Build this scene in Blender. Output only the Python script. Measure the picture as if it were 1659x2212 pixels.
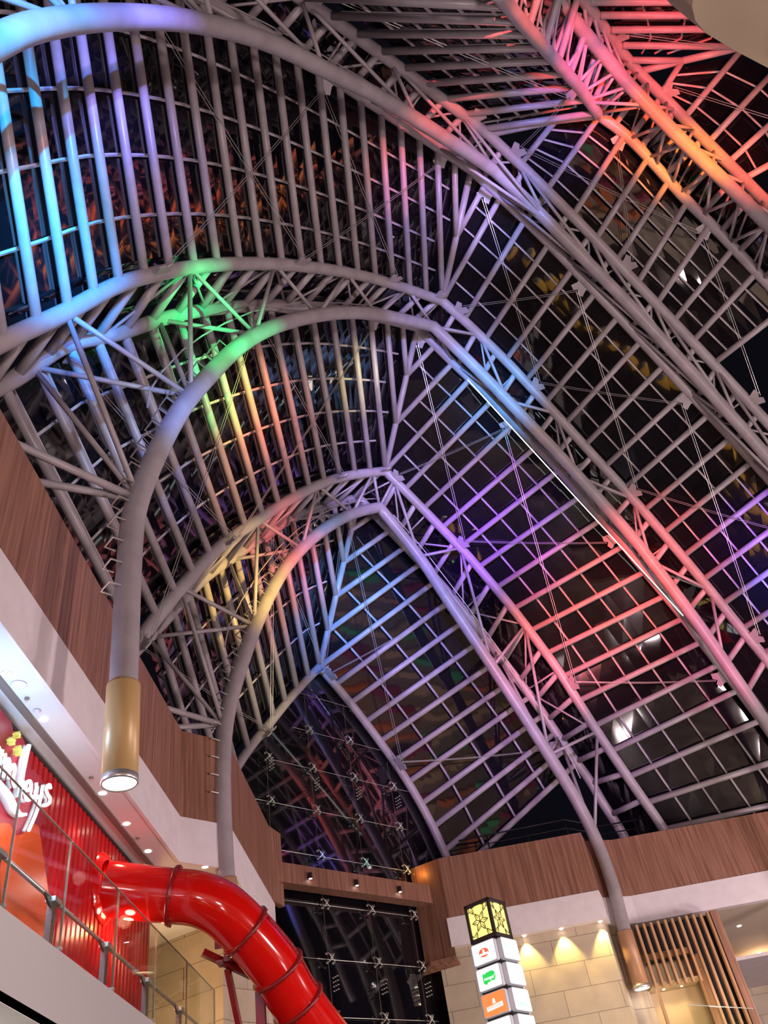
import bpy, bmesh, math, random
from mathutils import Vector, Matrix
random.seed(7)
PI = math.pi
for o in list(bpy.data.objects): bpy.data.objects.remove(o)
SC = bpy.context.scene
COL = SC.collection
U = 8.0                      # metres per survey unit
EYE = 1.6
R2 = math.sqrt(0.5)
def W(x, y, z): return Vector((x*U, y*U, z*U + EYE))
def PS(s, c, z): return W(R2*(s-c), R2*(s+c), z)      # s along an arch plane, c the plane's distance, z height

# ------------------------------------------------------------------ camera
def rot(fw, up, rt): return Matrix((rt, up, -fw)).transposed()
cam_d = bpy.data.cameras.new('camera'); cam = bpy.data.objects.new('camera', cam_d); COL.objects.link(cam)
pitch, yaw, roll = math.radians(42.6577), math.radians(-2.2830), math.radians(11.2331)
F = Vector((0, math.cos(pitch), math.sin(pitch))); Up = Vector((0, -math.sin(pitch), math.cos(pitch))); Rt = Vector((1, 0, 0))
Mz = Matrix.Rotation(-(-yaw), 3, 'Z')
F, Up, Rt = Mz @ F, Mz @ Up, Mz @ Rt
rx = math.cos(roll)*Rt - math.sin(roll)*Up
ux = math.sin(roll)*Rt + math.cos(roll)*Up
cam.matrix_world = Matrix.Translation((0, 0, EYE)) @ rot(F, ux, rx).to_4x4()
cam_d.sensor_fit = 'HORIZONTAL'; cam_d.sensor_width = 36; cam_d.lens = 1809/1659*36
cam_d.clip_start = 0.05; cam_d.clip_end = 500
SC.camera = cam

# ------------------------------------------------------------------ world, exposure, lights
SC.view_settings.view_transform = 'Standard'; SC.view_settings.look = 'None'
SC.view_settings.gamma = 1; SC.view_settings.exposure = 0.0
try: SC.view_settings.use_curve_mapping = False
except Exception: pass
wd = bpy.data.worlds.new('night'); SC.world = wd; wd.use_nodes = True
wd.node_tree.nodes['Background'].inputs[0].default_value = (0.003, 0.003, 0.005, 1)
wd.node_tree.nodes['Background'].inputs[1].default_value = 1.0

def lamp(name, kind, loc, energy, color, **k):
    d = bpy.data.lights.new(name, kind); d.energy = energy; d.color = color
    for a, v in k.items(): setattr(d, a, v)
    o = bpy.data.objects.new(name, d); o.location = loc; COL.objects.link(o); return o
FL = 3.1
def spot(src, tgt, rad, color, lum, blend=1.0):
    v = tgt - src; d = v.length
    ang = 2*math.atan(rad*U/d)
    o = lamp('colour_floodlight', 'SPOT', src, FL*lum*12.57*d*d, color, spot_size=ang, spot_blend=blend, shadow_soft_size=0.12)
    o.rotation_euler = v.to_track_quat('-Z', 'Y').to_euler()
    return o
# unseen fill lights added below, beside and behind the camera to brighten the hall
FILL = 1.55
for (x, y, z, e, c) in [(1.2, -1.2, 0.3, 9000, (1, .80, .82)), (2.8, 1.0, .3, 8000, (1, .80, .80)), (2.6, 3.4, .1, 2200, (1, .82, .76)),
                        (-.3, -1.4, .2, 1300, (1, .80, .82)), (3.6, 3.2, .3, 6000, (.98, .76, .84))]:
    lamp('mall_fill_light', 'POINT', W(x, y, z), e*FILL, c, shadow_soft_size=1.2)
# coloured floods: fixed to the galleries behind and beside the camera
RL = lambda x: W(2.1+.3*x, 1.2, .9)
LL = lambda y: W(-.3+.7*y, -.9, 1.0)
GR = lambda x: W(x, .1, .9)
BK = lambda x, y=-.9: W(x, y, .9)
FLOODS = [
  (BK(.4), (0.10, 1.30, 2.68), 0.44, (.0, .42, 1.0), 4.6),
  (BK(.7), (0.34, 1.50, 2.62), 0.34, (.0, .45, 1.0), 4.2),
  (BK(.9), (0.29, 1.25, 3.23), 0.33, (.10, .22, 1.0), 2.0),
  (BK(1.2), (0.57, 1.35, 3.31), 0.41, (.28, .24, .9), 0.9),
  (BK(.6), (0.04, 0.80, 2.33), 0.19, (.9, .2, .35), 0.8),
  (BK(1.4), (0.36, 0.85, 3.06), 0.26, (.22, .20, 1.0), 2.2),
  (BK(1.0), (0.52, 1.70, 2.72), 0.33, (.03, .20, 1.0), 2.2),
  (BK(.5), (0.49, 1.95, 2.65), 0.25, (.06, .16, .8), 1.0),
  (RL(1.9), (0.98, 1.90, 3.32), 0.25, (.0, 1.0, .22), 2.6),
  (RL(1.7), (1.03, 1.75, 3.36), 0.22, (.05, .9, .30), 1.1),
  (RL(1.5), (1.17, 2.30, 3.59), 0.38, (.0, .9, .25), 1.7),
  (BK(.8), (1.18, 1.85, 3.01), 0.19, (.0, 1.0, .22), 2.2),
  (BK(.6), (1.00, 1.85, 2.51), 0.21, (.08, .22, 1.0), 1.1),
  (RL(1.2), (0.75, 2.30, 2.81), 0.44, (.15, .35, .7), 0.9),
  (RL(2.0), (1.43, 2.35, 3.49), 0.32, (.95, 1.0, .15), 1.5),
  (RL(2.3), (1.67, 2.35, 3.53), 0.37, (1.0, .25, .05), 1.9),
  (RL(2.2), (1.64, 2.50, 3.15), 0.35, (1.0, .42, .12), 1.1),
  (RL(2.5), (1.95, 2.40, 3.57), 0.42, (1.0, .22, .16), 0.9),
  (RL(2.8), (2.46, 2.30, 4.29), 0.30, (1.0, .95, .30), 1.1),
  (BK(1.6), (2.84, 2.40, 4.51), 0.39, (.45, .40, 1.0), 0.9),
  (BK(2.2), (2.02, 1.10, 5.29), 0.43, (1.0, .12, .12), 1.5),
  (BK(2.4), (1.90, 0.95, 4.38), 0.27, (1.0, .15, .15), 1.5),
  (BK(1.9), (2.73, 1.50, 5.41), 0.44, (.75, .40, .95), 0.9),
  (BK(1.6), (2.60, 0.90, 4.55), 0.33, (.18, .30, 1.0), 1.7),
  (BK(1.6), (1.78, 0.60, 3.76), 0.28, (.15, .18, 1.0), 1.5),
  (BK(1.4), (2.84, 0.60, 5.21), 0.48, (.20, .20, 1.0), 0.9),
  (GR(2.3), (2.29, 0.23, 4.80), 0.25, (1.0, .03, .03), 2.6),
  (GR(2.3), (2.60, 0.21, 4.80), 0.22, (1.0, .06, .02), 2.9),
  (GR(2.3), (2.99, 0.25, 4.80), 0.27, (1.0, .13, .0), 3.4),
  (GR(2.3), (3.37, 0.21, 4.80), 0.28, (1.0, .25, .0), 3.5),
  (GR(2.3), (3.73, 0.10, 4.80), 0.32, (1.0, .10, .03), 2.1),
  (GR(2.3), (2.75, -0.24, 4.80), 0.57, (1.0, .02, .04), 2.1),
  (GR(2.3), (3.35, -0.15, 4.80), 0.57, (1.0, .12, .06), 1.0),
  (GR(2.3), (4.16, 0.10, 4.80), 0.33, (1.0, .16, .08), 1.2),
  (LL(.8), (3.27, 1.85, 4.28), 0.42, (.05, .38, 1.0), 2.4),
  (LL(.7), (2.82, 1.75, 4.53), 0.45, (.35, .35, 1.0), 1.3),
  (LL(.9), (3.11, 2.50, 4.01), 0.67, (.45, .35, 1.0), 0.7),
  (LL(1.0), (3.70, 2.35, 3.66), 0.59, (.32, .05, 1.0), 1.8),
  (LL(1.0), (3.69, 2.73, 3.74), 0.44, (.30, .12, 1.0), 1.8),
  (LL(.9), (4.44, 2.35, 3.15), 0.72, (1.0, .10, .07), 2.0),
  (LL(.8), (4.83, 1.95, 3.43), 0.57, (1.0, .08, .10), 1.6),
  (LL(.9), (4.27, 2.73, 2.99), 0.51, (1.0, .15, .20), 1.2),
  (RL(.6), (6.35, 1.40, 4.71), 0.66, (1.0, .02, .22), 2.4),
  (RL(.7), (5.19, 1.50, 3.46), 0.53, (.35, .06, 1.0), 1.8),
  (RL(.6), (5.46, 1.60, 3.22), 0.40, (.02, .12, 1.0), 3.0),
  (LL(.8), (4.98, 1.90, 2.71), 0.49, (.9, .12, .35), 1.2),
  (BK(1.4), (3.04, 2.80, 4.06), 0.48, (.40, .34, 1.0), 1.3),
  (RL(1.0), (2.27, 2.90, 3.27), 0.33, (1.0, .12, .10), 1.6),
  (RL(.6), (2.06, 2.90, 2.78), 0.30, (1.0, .62, .08), 1.3),
  (RL(1.4), (1.96, 3.10, 3.01), 0.38, (1.0, .70, .18), 1.2),
  (RL(.9), (2.40, 3.20, 3.08), 0.37, (1.0, .30, .16), 1.0),
  (RL(1.2), (2.71, 3.20, 3.42), 0.32, (1.0, .15, .35), 1.2),
  (RL(1.0), (2.51, 3.40, 2.65), 0.33, (.95, .85, .35), 0.7),
  (LL(.9), (3.06, 3.20, 3.48), 0.46, (.05, .38, 1.0), 2.2),
  (LL(1.0), (2.89, 3.40, 3.10), 0.28, (.05, .25, 1.0), 2.0),
  (LL(1.0), (3.49, 3.20, 3.37), 0.65, (.22, .28, 1.0), 1.5),
  (LL(.8), (3.75, 3.30, 2.66), 0.90, (.55, .35, .95), 0.7),
  (LL(.8), (4.59, 2.90, 2.52), 0.84, (.75, .40, .95), 0.5),
]
for src, t, r, c, e in FLOODS: spot(src, PS(*t), r, c, e)

# ------------------------------------------------------------------ materials
def mat(name, color, rough=.5, metal=0, ior=1.45, emit=None, es=0, coat=0, bump=None):
    m = bpy.data.materials.new(name); m.use_nodes = True; nt = m.node_tree; b = nt.nodes['Principled BSDF']
    b.inputs['Base Color'].default_value = (*color, 1); b.inputs['Roughness'].default_value = rough
    b.inputs['Metallic'].default_value = metal; b.inputs['IOR'].default_value = ior
    if coat: b.inputs['Coat Weight'].default_value = coat; b.inputs['Coat Roughness'].default_value = .05
    if emit: b.inputs['Emission Color'].default_value = (*emit, 1); b.inputs['Emission Strength'].default_value = es
    return m
def nodes(m): return m.node_tree.nodes, m.node_tree.links, m.node_tree.nodes['Principled BSDF']
def noise_col(m, c1, c2, scale, vec=(1, 1, 1), detail=4, p1=.35, p2=.65, bump=0, rough_var=None):
    N, L, b = nodes(m)
    tc = N.new('ShaderNodeTexCoord'); mp = N.new('ShaderNodeMapping'); mp.inputs['Scale'].default_value = vec
    nz = N.new('ShaderNodeTexNoise'); nz.inputs['Scale'].default_value = scale; nz.inputs['Detail'].default_value = detail
    cr = N.new('ShaderNodeValToRGB'); e = cr.color_ramp.elements
    e[0].position = p1; e[0].color = (*c1, 1); e[1].position = p2; e[1].color = (*c2, 1)
    L.new(tc.outputs['Object'], mp.inputs[0]); L.new(mp.outputs[0], nz.inputs[0]); L.new(nz.outputs[0], cr.inputs[0]); L.new(cr.outputs[0], b.inputs['Base Color'])
    if bump:
        bp = N.new('ShaderNodeBump'); bp.inputs['Strength'].default_value = bump; L.new(nz.outputs[0], bp.inputs['Height']); L.new(bp.outputs[0], b.inputs['Normal'])
    return m
STEEL = noise_col(mat('painted_steel', (.5, .48, .5), .34), (.34, .30, .315), (.42, .375, .39), 1.3)
CABLE = mat('steel_cable', (.5, .48, .47), .35, .6)
RODM = mat('bright_rod', (.9, .9, .88), .3, .3)
BARM = mat('glazing_bar_paint', (.52, .47, .49), .4)
CHROME = mat('brushed_stainless', (.74, .72, .68), .32, .75)
GREYMET = mat('satin_grey_metal', (.30, .29, .26), .35, .8)
BLACK = mat('black_paint', (.012, .012, .014), .45)
WOOD = noise_col(mat('walnut_cladding', (.2, .1, .05), .48), (.175, .072, .046), (.40, .20, .135), 1.6, (7, 7, .25), 7, .28, .72)
WOODS = noise_col(mat('light_timber', (.3, .16, .08), .5), (.42, .23, .12), (.58, .34, .19), 1.0, (6, 6, .4), 5)
WHITE = noise_col(mat('white_plaster', (.7, .68, .66), .7), (.78, .71, .73), (.84, .77, .79), 2.0)
CEIL = mat('ceiling_plaster', (.80, .79, .78), .6); CEILR = mat('warm_ceiling_plaster', (.66, .56, .44), .6)
GROOVE = mat('linear_slot_metal', (.20, .16, .14), .5)
BEIGE = noise_col(mat('beige_soffit', (.5, .4, .28), .6), (.40, .31, .22), (.47, .38, .27), 1.5)
RED = mat('glossy_red_plastic', (.62, .006, .004), .12, coat=.6)
DKRED = mat('dark_red_paint', (.22, .008, .010), .3)
REDRIB = mat('red_ribbed_panel', (.50, .006, .012), .28)
CRIM = mat('crimson_panel', (.42, .02, .045), .35)
ORANGE = mat('orange_panel', (.85, .11, .02), .45)
SIGNW = mat('lit_white_letters', (.9, .92, .95), .4, emit=(.93, .97, 1), es=.95)
SIGNSIDE = mat('letter_return', (.6, .63, .68), .4)
STARY = mat('yellow_star', (.75, .72, .16), .4, emit=(.8, .75, .2), es=.25)
DISC = mat('lit_lens', (1, 1, 1), .4, emit=(1, .97, .92), es=9)
DISCY = mat('warm_lens', (1, .9, .5), .4, emit=(1, .86, .45), es=3)
SPOTM = mat('downlight_lens', (1, 1, 1), .4, emit=(1, .90, .72), es=14)
SPOTC = mat('cool_downlight_lens', (1, 1, 1), .4, emit=(.95, .97, 1), es=12)
LAMPM = mat('gold_lamp_sleeve', (.60, .40, .17), .38, .1)
LAMPB = mat('bronze_lamp_sleeve', (.46, .25, .14), .4, .1)
LEDM = mat('led_strip', (1, 1, 1), .4, emit=(.85, 1, .9), es=1.6)
FLOORM = noise_col(mat('floor_tiles', (.4, .36, .3), .2), (.05, .04, .035), (.09, .075, .06), .6)
# stone cladding with joints
STONE = mat('beige_stone', (.5, .42, .32), .45); N, L, b = nodes(STONE)
tc = N.new('ShaderNodeTexCoord'); sx = N.new('ShaderNodeSeparateXYZ'); ad = N.new('ShaderNodeMath'); ad.operation = 'ADD'
cb = N.new('ShaderNodeCombineXYZ'); br = N.new('ShaderNodeTexBrick'); nz = N.new('ShaderNodeTexNoise'); mx = N.new('ShaderNodeMixRGB')
L.new(tc.outputs['Object'], sx.inputs[0]); L.new(sx.outputs[0], ad.inputs[0]); L.new(sx.outputs[1], ad.inputs[1]); L.new(ad.outputs[0], cb.inputs[0]); L.new(sx.outputs[2], cb.inputs[1]); L.new(cb.outputs[0], br.inputs[0])
br.inputs['Scale'].default_value = .62; br.inputs['Mortar Size'].default_value = .006; br.inputs['Brick Width'].default_value = 1.5; br.inputs['Row Height'].default_value = .62
br.inputs['Color1'].default_value = (.58, .48, .36, 1); br.inputs['Color2'].default_value = (.66, .54, .39, 1); br.inputs['Mortar'].default_value = (.16, .12, .08, 1)
nz.inputs['Scale'].default_value = 1.6; nz.inputs['Detail'].default_value = 6; L.new(tc.outputs['Object'], nz.inputs[0])
mx.blend_type = 'MULTIPLY'; mx.inputs[0].default_value = .35; L.new(br.outputs[0], mx.inputs[1]); L.new(nz.outputs[0], mx.inputs[2]); L.new(mx.outputs[0], b.inputs['Base Color'])
# roof glass at night: nearly black body, mirror-like surface, slightly wavy panes
def dark_glass(name, wav, ior):
    g = mat(name, (.006, .005, .008), .03, ior=ior); N, L, b = nodes(g)
    tc = N.new('ShaderNodeTexCoord'); nz = N.new('ShaderNodeTexNoise'); nz.inputs['Scale'].default_value = .35; nz.inputs['Detail'].default_value = 1
    bp = N.new('ShaderNodeBump'); bp.inputs['Strength'].default_value = wav; bp.inputs['Distance'].default_value = .1
    L.new(tc.outputs['Object'], nz.inputs[0]); L.new(nz.outputs[0], bp.inputs['Height']); L.new(bp.outputs[0], b.inputs['Normal'])
    return g
RGLASS = dark_glass('night_roof_glass', .22, 1.85)
EGLASS = dark_glass('night_end_glass', .05, 1.9)
def clear_glass(name, tint, refl):
    m = bpy.data.materials.new(name); m.use_nodes = True; nt = m.node_tree; N, L = nt.nodes, nt.links
    for n_ in list(N): N.remove(n_)
    out = N.new('ShaderNodeOutputMaterial'); tr = N.new('ShaderNodeBsdfTransparent'); gl = N.new('ShaderNodeBsdfGlossy'); mi = N.new('ShaderNodeMixShader'); lw = N.new('ShaderNodeLayerWeight'); pw = N.new('ShaderNodeMath'); pw.operation = 'POWER'; ml = N.new('ShaderNodeMath'); ml.operation = 'MULTIPLY_ADD'
    tr.inputs[0].default_value = (*tint, 1); gl.inputs['Roughness'].default_value = .02; lw.inputs[0].default_value = .5; pw.inputs[1].default_value = 4; ml.inputs[1].default_value = refl; ml.inputs[2].default_value = .03
    L.new(lw.outputs['Facing'], pw.inputs[0]); L.new(pw.outputs[0], ml.inputs[0]); L.new(ml.outputs[0], mi.inputs[0]); L.new(tr.outputs[0], mi.inputs[1]); L.new(gl.outputs[0], mi.inputs[2]); L.new(mi.outputs[0], out.inputs[0])
    return m
CGLASS = clear_glass('clear_barrier_glass', (.93, .95, .93), .5)
CEDGE = mat('glass_edge', (.72, .76, .68), .2)

# ------------------------------------------------------------------ mesh helpers
def link(name, bm, m, parent=None, smooth=False):
    me = bpy.data.meshes.new(name); bm.normal_update(); bm.to_mesh(me); bm.free()
    for mm in (m if isinstance(m, (list, tuple)) else [m]): me.materials.append(mm)
    if smooth:
        for p in me.polygons: p.use_smooth = True
    o = bpy.data.objects.new(name, me); COL.objects.link(o)
    if parent: o.parent = parent
    return o
def tag(o, label=None, cat=None, group=None, kind=None):
    if label: o['label'] = label
    if cat: o['category'] = cat
    if group: o['group'] = group
    if kind: o['kind'] = kind
    return o
def empty(name, loc, label=None, cat=None, group=None, kind=None):
    o = bpy.data.objects.new(name, None); o.location = loc; COL.objects.link(o); o.empty_display_size = .2
    return tag(o, label, cat, group, kind)
def tube(bm, pts, r, seg=10, caps=True, up=None, ang=0):
    pts = [Vector(p) for p in pts]; n = len(pts); rs = r if isinstance(r, (list, tuple)) else [r]*n
    T = []
    for i in range(n):
        a = pts[max(i-1, 0)]; b = pts[min(i+1, n-1)]; v = b - a; T.append(v.normalized() if v.length > 1e-9 else Vector((0, 0, 1)))
    ref = up or (Vector((0, 0, 1)) if abs(T[0].z) < .9 else Vector((1, 0, 0)))
    nrm = (ref - T[0]*ref.dot(T[0])).normalized(); rings = []
    for i in range(n):
        nrm = (nrm - T[i]*nrm.dot(T[i])).normalized(); bn = T[i].cross(nrm)
        # widen at bends so that the section stays round
        k = 1.0
        if 0 < i < n-1:
            d1 = (pts[i]-pts[i-1]).normalized(); d2 = (pts[i+1]-pts[i]).normalized(); k = 1/max(.6, math.sqrt((1+d1.dot(d2))/2))
            bend = (d2-d1); bend = bend.normalized() if bend.length > 1e-4 else None
        else: bend = None
        ring = []
        for j in range(seg):
            a = ang + 2*PI*j/seg; v = (nrm*math.cos(a) + bn*math.sin(a))*rs[i]
            if bend is not None: v = v + bend*v.dot(bend)*(k-1)
            ring.append(bm.verts.new(pts[i]+v))
        rings.append(ring)
    for i in range(n-1):
        for j in range(seg): bm.faces.new((rings[i][j], rings[i][(j+1) % seg], rings[i+1][(j+1) % seg], rings[i+1][j]))
    if caps: bm.faces.new(rings[0][::-1]); bm.faces.new(rings[-1])
    return bm
def TB(name, pts, r, m, parent=None, seg=10, **k):
    bm = bmesh.new(); tube(bm, pts, r, seg, **k); return link(name, bm, m, parent, smooth=seg > 5)
def boxb(bm, lo, hi, M=None):
    vs = [Vector((x, y, z)) for x in (lo[0], hi[0]) for y in (lo[1], hi[1]) for z in (lo[2], hi[2])]
    if M: vs = [M @ v for v in vs]
    v = [bm.verts.new(p) for p in vs]
    for f in ((0, 1, 3, 2), (4, 6, 7, 5), (0, 4, 5, 1), (2, 3, 7, 6), (0, 2, 6, 4), (1, 5, 7, 3)): bm.faces.new([v[i] for i in f])
    return bm
def prism(bm, poly, dirv, depth):
    """extrude a planar polygon (list of Vectors) along dirv by depth"""
    d = Vector(dirv)*depth
    a = [bm.verts.new(p) for p in poly]; b = [bm.verts.new(Vector(p)+d) for p in poly]; n = len(poly)
    bm.faces.new(a[::-1]); bm.faces.new(b)
    for i in range(n): bm.faces.new((a[i], a[(i+1) % n], b[(i+1) % n], b[i]))
    bmesh.ops.recalc_face_normals(bm, faces=bm.faces[:]); return bm
def lathe(bm, prof, M, seg=28):
    rings = []
    for r, z in prof: rings.append([bm.verts.new(M @ Vector((r*math.cos(2*PI*j/seg), r*math.sin(2*PI*j/seg), z))) for j in range(seg)])
    for i in range(len(prof)-1):
        for j in range(seg): bm.faces.new((rings[i][j], rings[i][(j+1) % seg], rings[i+1][(j+1) % seg], rings[i+1][j]))
    return bm
def disc(bm, c, r, M=Matrix(), seg=24):
    bm.faces.new([bm.verts.new(M @ (Vector(c)+Vector((r*math.cos(2*PI*j/seg), r*math.sin(2*PI*j/seg), 0)))) for j in range(seg)]); return bm
def catmull(P, n=6):
    out = []
    for i in range(len(P)-1):
        p0 = P[max(i-1, 0)]; p1 = P[i]; p2 = P[i+1]; p3 = P[min(i+2, len(P)-1)]
        for k in range(n):
            t = k/n
            out.append(tuple(.5*((2*p1[a]) + (-p0[a]+p2[a])*t + (2*p0[a]-5*p1[a]+4*p2[a]-p3[a])*t*t + (-p0[a]+3*p1[a]-3*p2[a]+p3[a])*t**3) for a in range(len(p1))))
    out.append(tuple(P[-1])); return out
def smooth_list(P, it=2):
    P = [list(p) for p in P]
    for _ in range(it):
        Q = [p[:] for p in P]
        for i in range(1, len(P)-1):
            for a in range(len(P[0])): Q[i][a] = .25*P[i-1][a]+.5*P[i][a]+.25*P[i+1][a]
        P = Q
    return [tuple(p) for p in P]
class Chord:
    """outline of an arch chord in its plane: left half up to the apex, right half down from it"""
    def __init__(self, c, left, right):
        self.c = c; A = left[-1]
        self.L = smooth_list(catmull(left, 6), 3); self.R = smooth_list(catmull([A]+right, 6), 3)
        self.A = A
    def all(self): return self.L + self.R[1:]
    def pts(self): return [PS(s, self.c, z) for s, z in self.all()]
    def z(self, s):
        P = self.all()
        for (a, za), (b, zb) in zip(P, P[1:]):
            if min(a, b) <= s <= max(a, b) and abs(b-a) > 1e-9: return za + (zb-za)*(s-a)/(b-a)
        return P[0][1] if s < P[0][0] else P[-1][1]
    def arc_s(self, side, step, first=0, smin=-9, smax=9):
        P = self.L[::-1] if side < 0 else self.R
        out = []; d = 0; nxt = first
        for (a, za), (b, zb) in zip(P, P[1:]):
            l = math.hypot(b-a, zb-za)
            while l > 0 and nxt <= d+l:
                t = (nxt-d)/l; s = a+(b-a)*t
                if smin <= s <= smax: out.append(s)
                nxt += step
            d += l
        return out
    def offset(self, s, d):
        e = .02; z0 = self.z(s-e); z1 = self.z(s+e); n = Vector((-(z1-z0), 2*e)).normalized()
        return (s+n.x*d, self.z(s)+n.y*d)

# ------------------------------------------------------------------ arches (measured outlines)
ARCH = {}
ARCH['upper'] = dict(
  i=Chord(.87, [(-.12, 1.0), (-.14, 1.5), (-.02, 2.2), (.07, 2.51), (.2, 2.83), (.4, 3.23), (.63, 3.58), (.86, 3.84), (1.12, 4.04), (1.54, 4.36), (2.16, 4.65), (2.49, 4.78)],
          [(2.72, 4.72), (3.0, 4.57), (3.26, 4.40), (3.47, 4.28), (3.61, 4.17), (3.93, 3.88), (4.15, 3.66), (4.42, 3.34), (4.8, 2.7), (5.1, 1.9), (5.2, 1.0)]),
  n=Chord(.76, [(-.95, 1.8), (-.72, 2.5), (-.48, 3.0), (-.1, 3.55), (.3, 3.98), (.8, 4.3), (1.3, 4.55), (1.9, 4.78), (2.36, 4.9)],
          [(2.68, 4.82), (3.06, 4.64), (3.39, 4.40), (3.71, 4.16), (4.03, 3.92), (4.33, 3.66), (4.8, 3.15), (5.2, 2.6), (5.5, 2.0)]),
  f=Chord(.98, [(-.75, 1.8), (-.5, 2.6), (-.26, 3.1), (.1, 3.7), (.5, 4.12), (1.0, 4.42), (1.5, 4.60), (2.0, 4.79), (2.44, 4.93)],
          [(2.86, 4.80), (3.12, 4.66), (3.43, 4.44), (3.63, 4.28), (3.87, 4.07), (4.05, 3.90), (4.33, 3.68), (4.62, 3.40), (5.0, 2.95), (5.4, 2.3), (5.6, 1.8)]))
ARCH['middle'] = dict(
  i=Chord(1.82, [(.846, 1.06), (.838, 1.3), (.826, 1.72), (.84, 1.99), (.96, 2.46), (1.10, 2.81), (1.315, 3.25), (1.608, 3.647), (1.957, 4.012), (2.314, 4.29), (2.79, 4.57)],
          [(3.14, 4.36), (3.45, 4.13), (3.80, 3.86), (4.28, 3.40), (4.377, 3.27), (4.50, 3.08), (4.68, 2.77), (4.80, 2.49), (4.93, 2.18), (5.03, 1.8), (5.1, 1.3), (5.1, 1.0)]),
  n=Chord(1.69, [(.05, 1.75), (.30, 2.25), (.47, 2.56), (.644, 2.907), (.88, 3.237), (1.117, 3.516), (1.368, 3.765), (1.637, 4.0), (1.911, 4.21), (2.19, 4.395), (2.50, 4.56), (2.785, 4.70)],
          [(2.99, 4.62), (3.17, 4.52), (3.33, 4.42), (3.48, 4.30), (3.70, 4.12), (3.95, 3.89), (4.28, 3.60), (4.59, 3.26), (4.78, 3.02), (5.0, 2.72), (5.1, 2.6), (5.4, 2.1), (5.6, 1.7), (5.8, 1.2)]),
  f=Chord(1.95, [(.10, 1.75), (.30, 2.22), (.44, 2.48), (.566, 2.76), (.766, 2.995), (.966, 3.28), (1.254, 3.61), (1.736, 4.06), (2.25, 4.42), (2.80, 4.73)],
          [(3.09, 4.54), (3.264, 4.45), (3.42, 4.35), (3.72, 4.13), (3.88, 4.01), (4.02, 3.88), (4.16, 3.74), (4.31, 3.60), (4.51, 3.35), (4.65, 3.18), (4.79, 3.02), (4.89, 2.86), (5.2, 2.4), (5.45, 1.9), (5.7, 1.4), (6.0, .7)]))
ARCH['lower'] = dict(
  i=Chord(2.88, [(1.845, 1.06), (1.81, 1.27), (1.802, 1.78), (1.856, 2.118), (2.035, 2.634), (2.242, 3.066), (2.512, 3.439), (2.811, 3.743), (3.083, 3.94)],
          [(3.378, 3.62), (3.54, 3.36), (3.76, 3.02), (4.0, 2.63), (4.2, 2.28), (4.32, 2.05), (4.40, 1.80), (4.42, 1.55), (4.39, 1.25), (4.385, 1.06)]),
  n=Chord(2.73, [(1.12, 1.7), (1.31, 2.142), (1.514, 2.53), (1.714, 2.855), (1.943, 3.141), (2.179, 3.421), (2.417, 3.671), (2.67, 3.892), (3.05, 4.15)],
          [(3.305, 3.97), (3.60, 3.75), (3.74, 3.64), (3.87, 3.51), (4.0, 3.38), (4.12, 3.24), (4.232, 3.09), (4.349, 2.93), (4.44, 2.76), (4.59, 2.47), (4.798, 2.13), (4.933, 1.92), (5.05, 1.65), (5.12, 1.4)]),
  f=Chord(3.03, [(1.14, 1.7), (1.34, 2.15), (1.566, 2.518), (1.77, 2.86), (1.99, 3.13), (2.22, 3.41), (2.45, 3.66), (2.72, 3.90), (3.05, 4.14)],
          [(3.30, 3.95), (3.65, 3.68), (3.95, 3.40), (4.20, 3.10), (4.44, 2.82), (4.653, 2.49), (4.774, 2.33), (4.846, 2.17), (4.947, 2.0), (5.05, 1.7), (5.15, 1.3), (5.25, .9)]))
END = Chord(3.65, [(2.20, 1.92), (2.423, 2.306), (2.607, 2.55), (2.805, 2.81), (3.04, 3.084)], [(3.24, 2.90), (3.446, 2.68), (3.65, 2.43), (3.80, 2.18), (3.90, 1.94), (4.0, 1.7)])

def on(ch, s, d=0):
    if d: s2, z2 = ch.offset(s, d); return PS(s2, ch.c, z2)
    return PS(s, ch.c, ch.z(s))
def inner_at(ch, s, side):
    """point of an inner chord at s on its left (-1) or right (+1) half"""
    P = ch.L if side < 0 else ch.R
    best = min(P, key=lambda p: abs(p[0]-s)); return best
R_IN, R_OUT, R_PUR, R_BR, R_LT = .30, .255, .152, .082, .055
ANAME = {'top': 'orange lit arch at the top right', 'upper': 'upper arch', 'middle': 'middle arch', 'lower': 'lower arch', 'end': 'end wall arch'}
ALABEL = {'top': 'triangular tube arch at the top right corner, lit red and orange',
          'upper': 'triangular tube arch sweeping across the top, blue lit at left',
          'middle': 'triangular tube arch standing in the large gold lamp, lit green and blue',
          'lower': 'lowest full triangular tube arch, its left foot behind the red slide'}
# web nodes: (outer node s list), (inner node (s,z) list)
WEB = {
 'upper': ([-.6, -.15, .35, .95, 1.55, 2.1, 2.6, 3.15, 3.6, 4.05, 4.5, 4.95], [(-.02, 2.2), (.12, 2.6), (.55, 3.47), (1.12, 4.04), (1.8, 4.49), (2.49, 4.78), (2.9, 4.62), (3.4, 4.31), (3.85, 3.95), (4.25, 3.55), (4.7, 2.9)]),
 'middle': ([.468, .93, 1.40, 1.914, 2.45, 3.10, 3.684, 4.262, 4.77], [(.84, 1.97), (1.02, 2.62), (1.345, 3.30), (1.76, 3.81), (2.25, 4.24), (2.79, 4.57), (3.37, 4.19), (3.907, 3.76), (4.402, 3.23), (4.77, 2.57)]),
 'lower': ([1.50, 1.955, 2.413, 2.929, 3.122, 3.658, 4.141, 4.575], [(1.806, 1.95), (2.0, 2.56), (2.36, 3.24), (2.815, 3.745), (3.083, 3.94), (3.378, 3.62), (3.851, 2.87), (4.183, 2.32), (4.40, 1.84)])}
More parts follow.
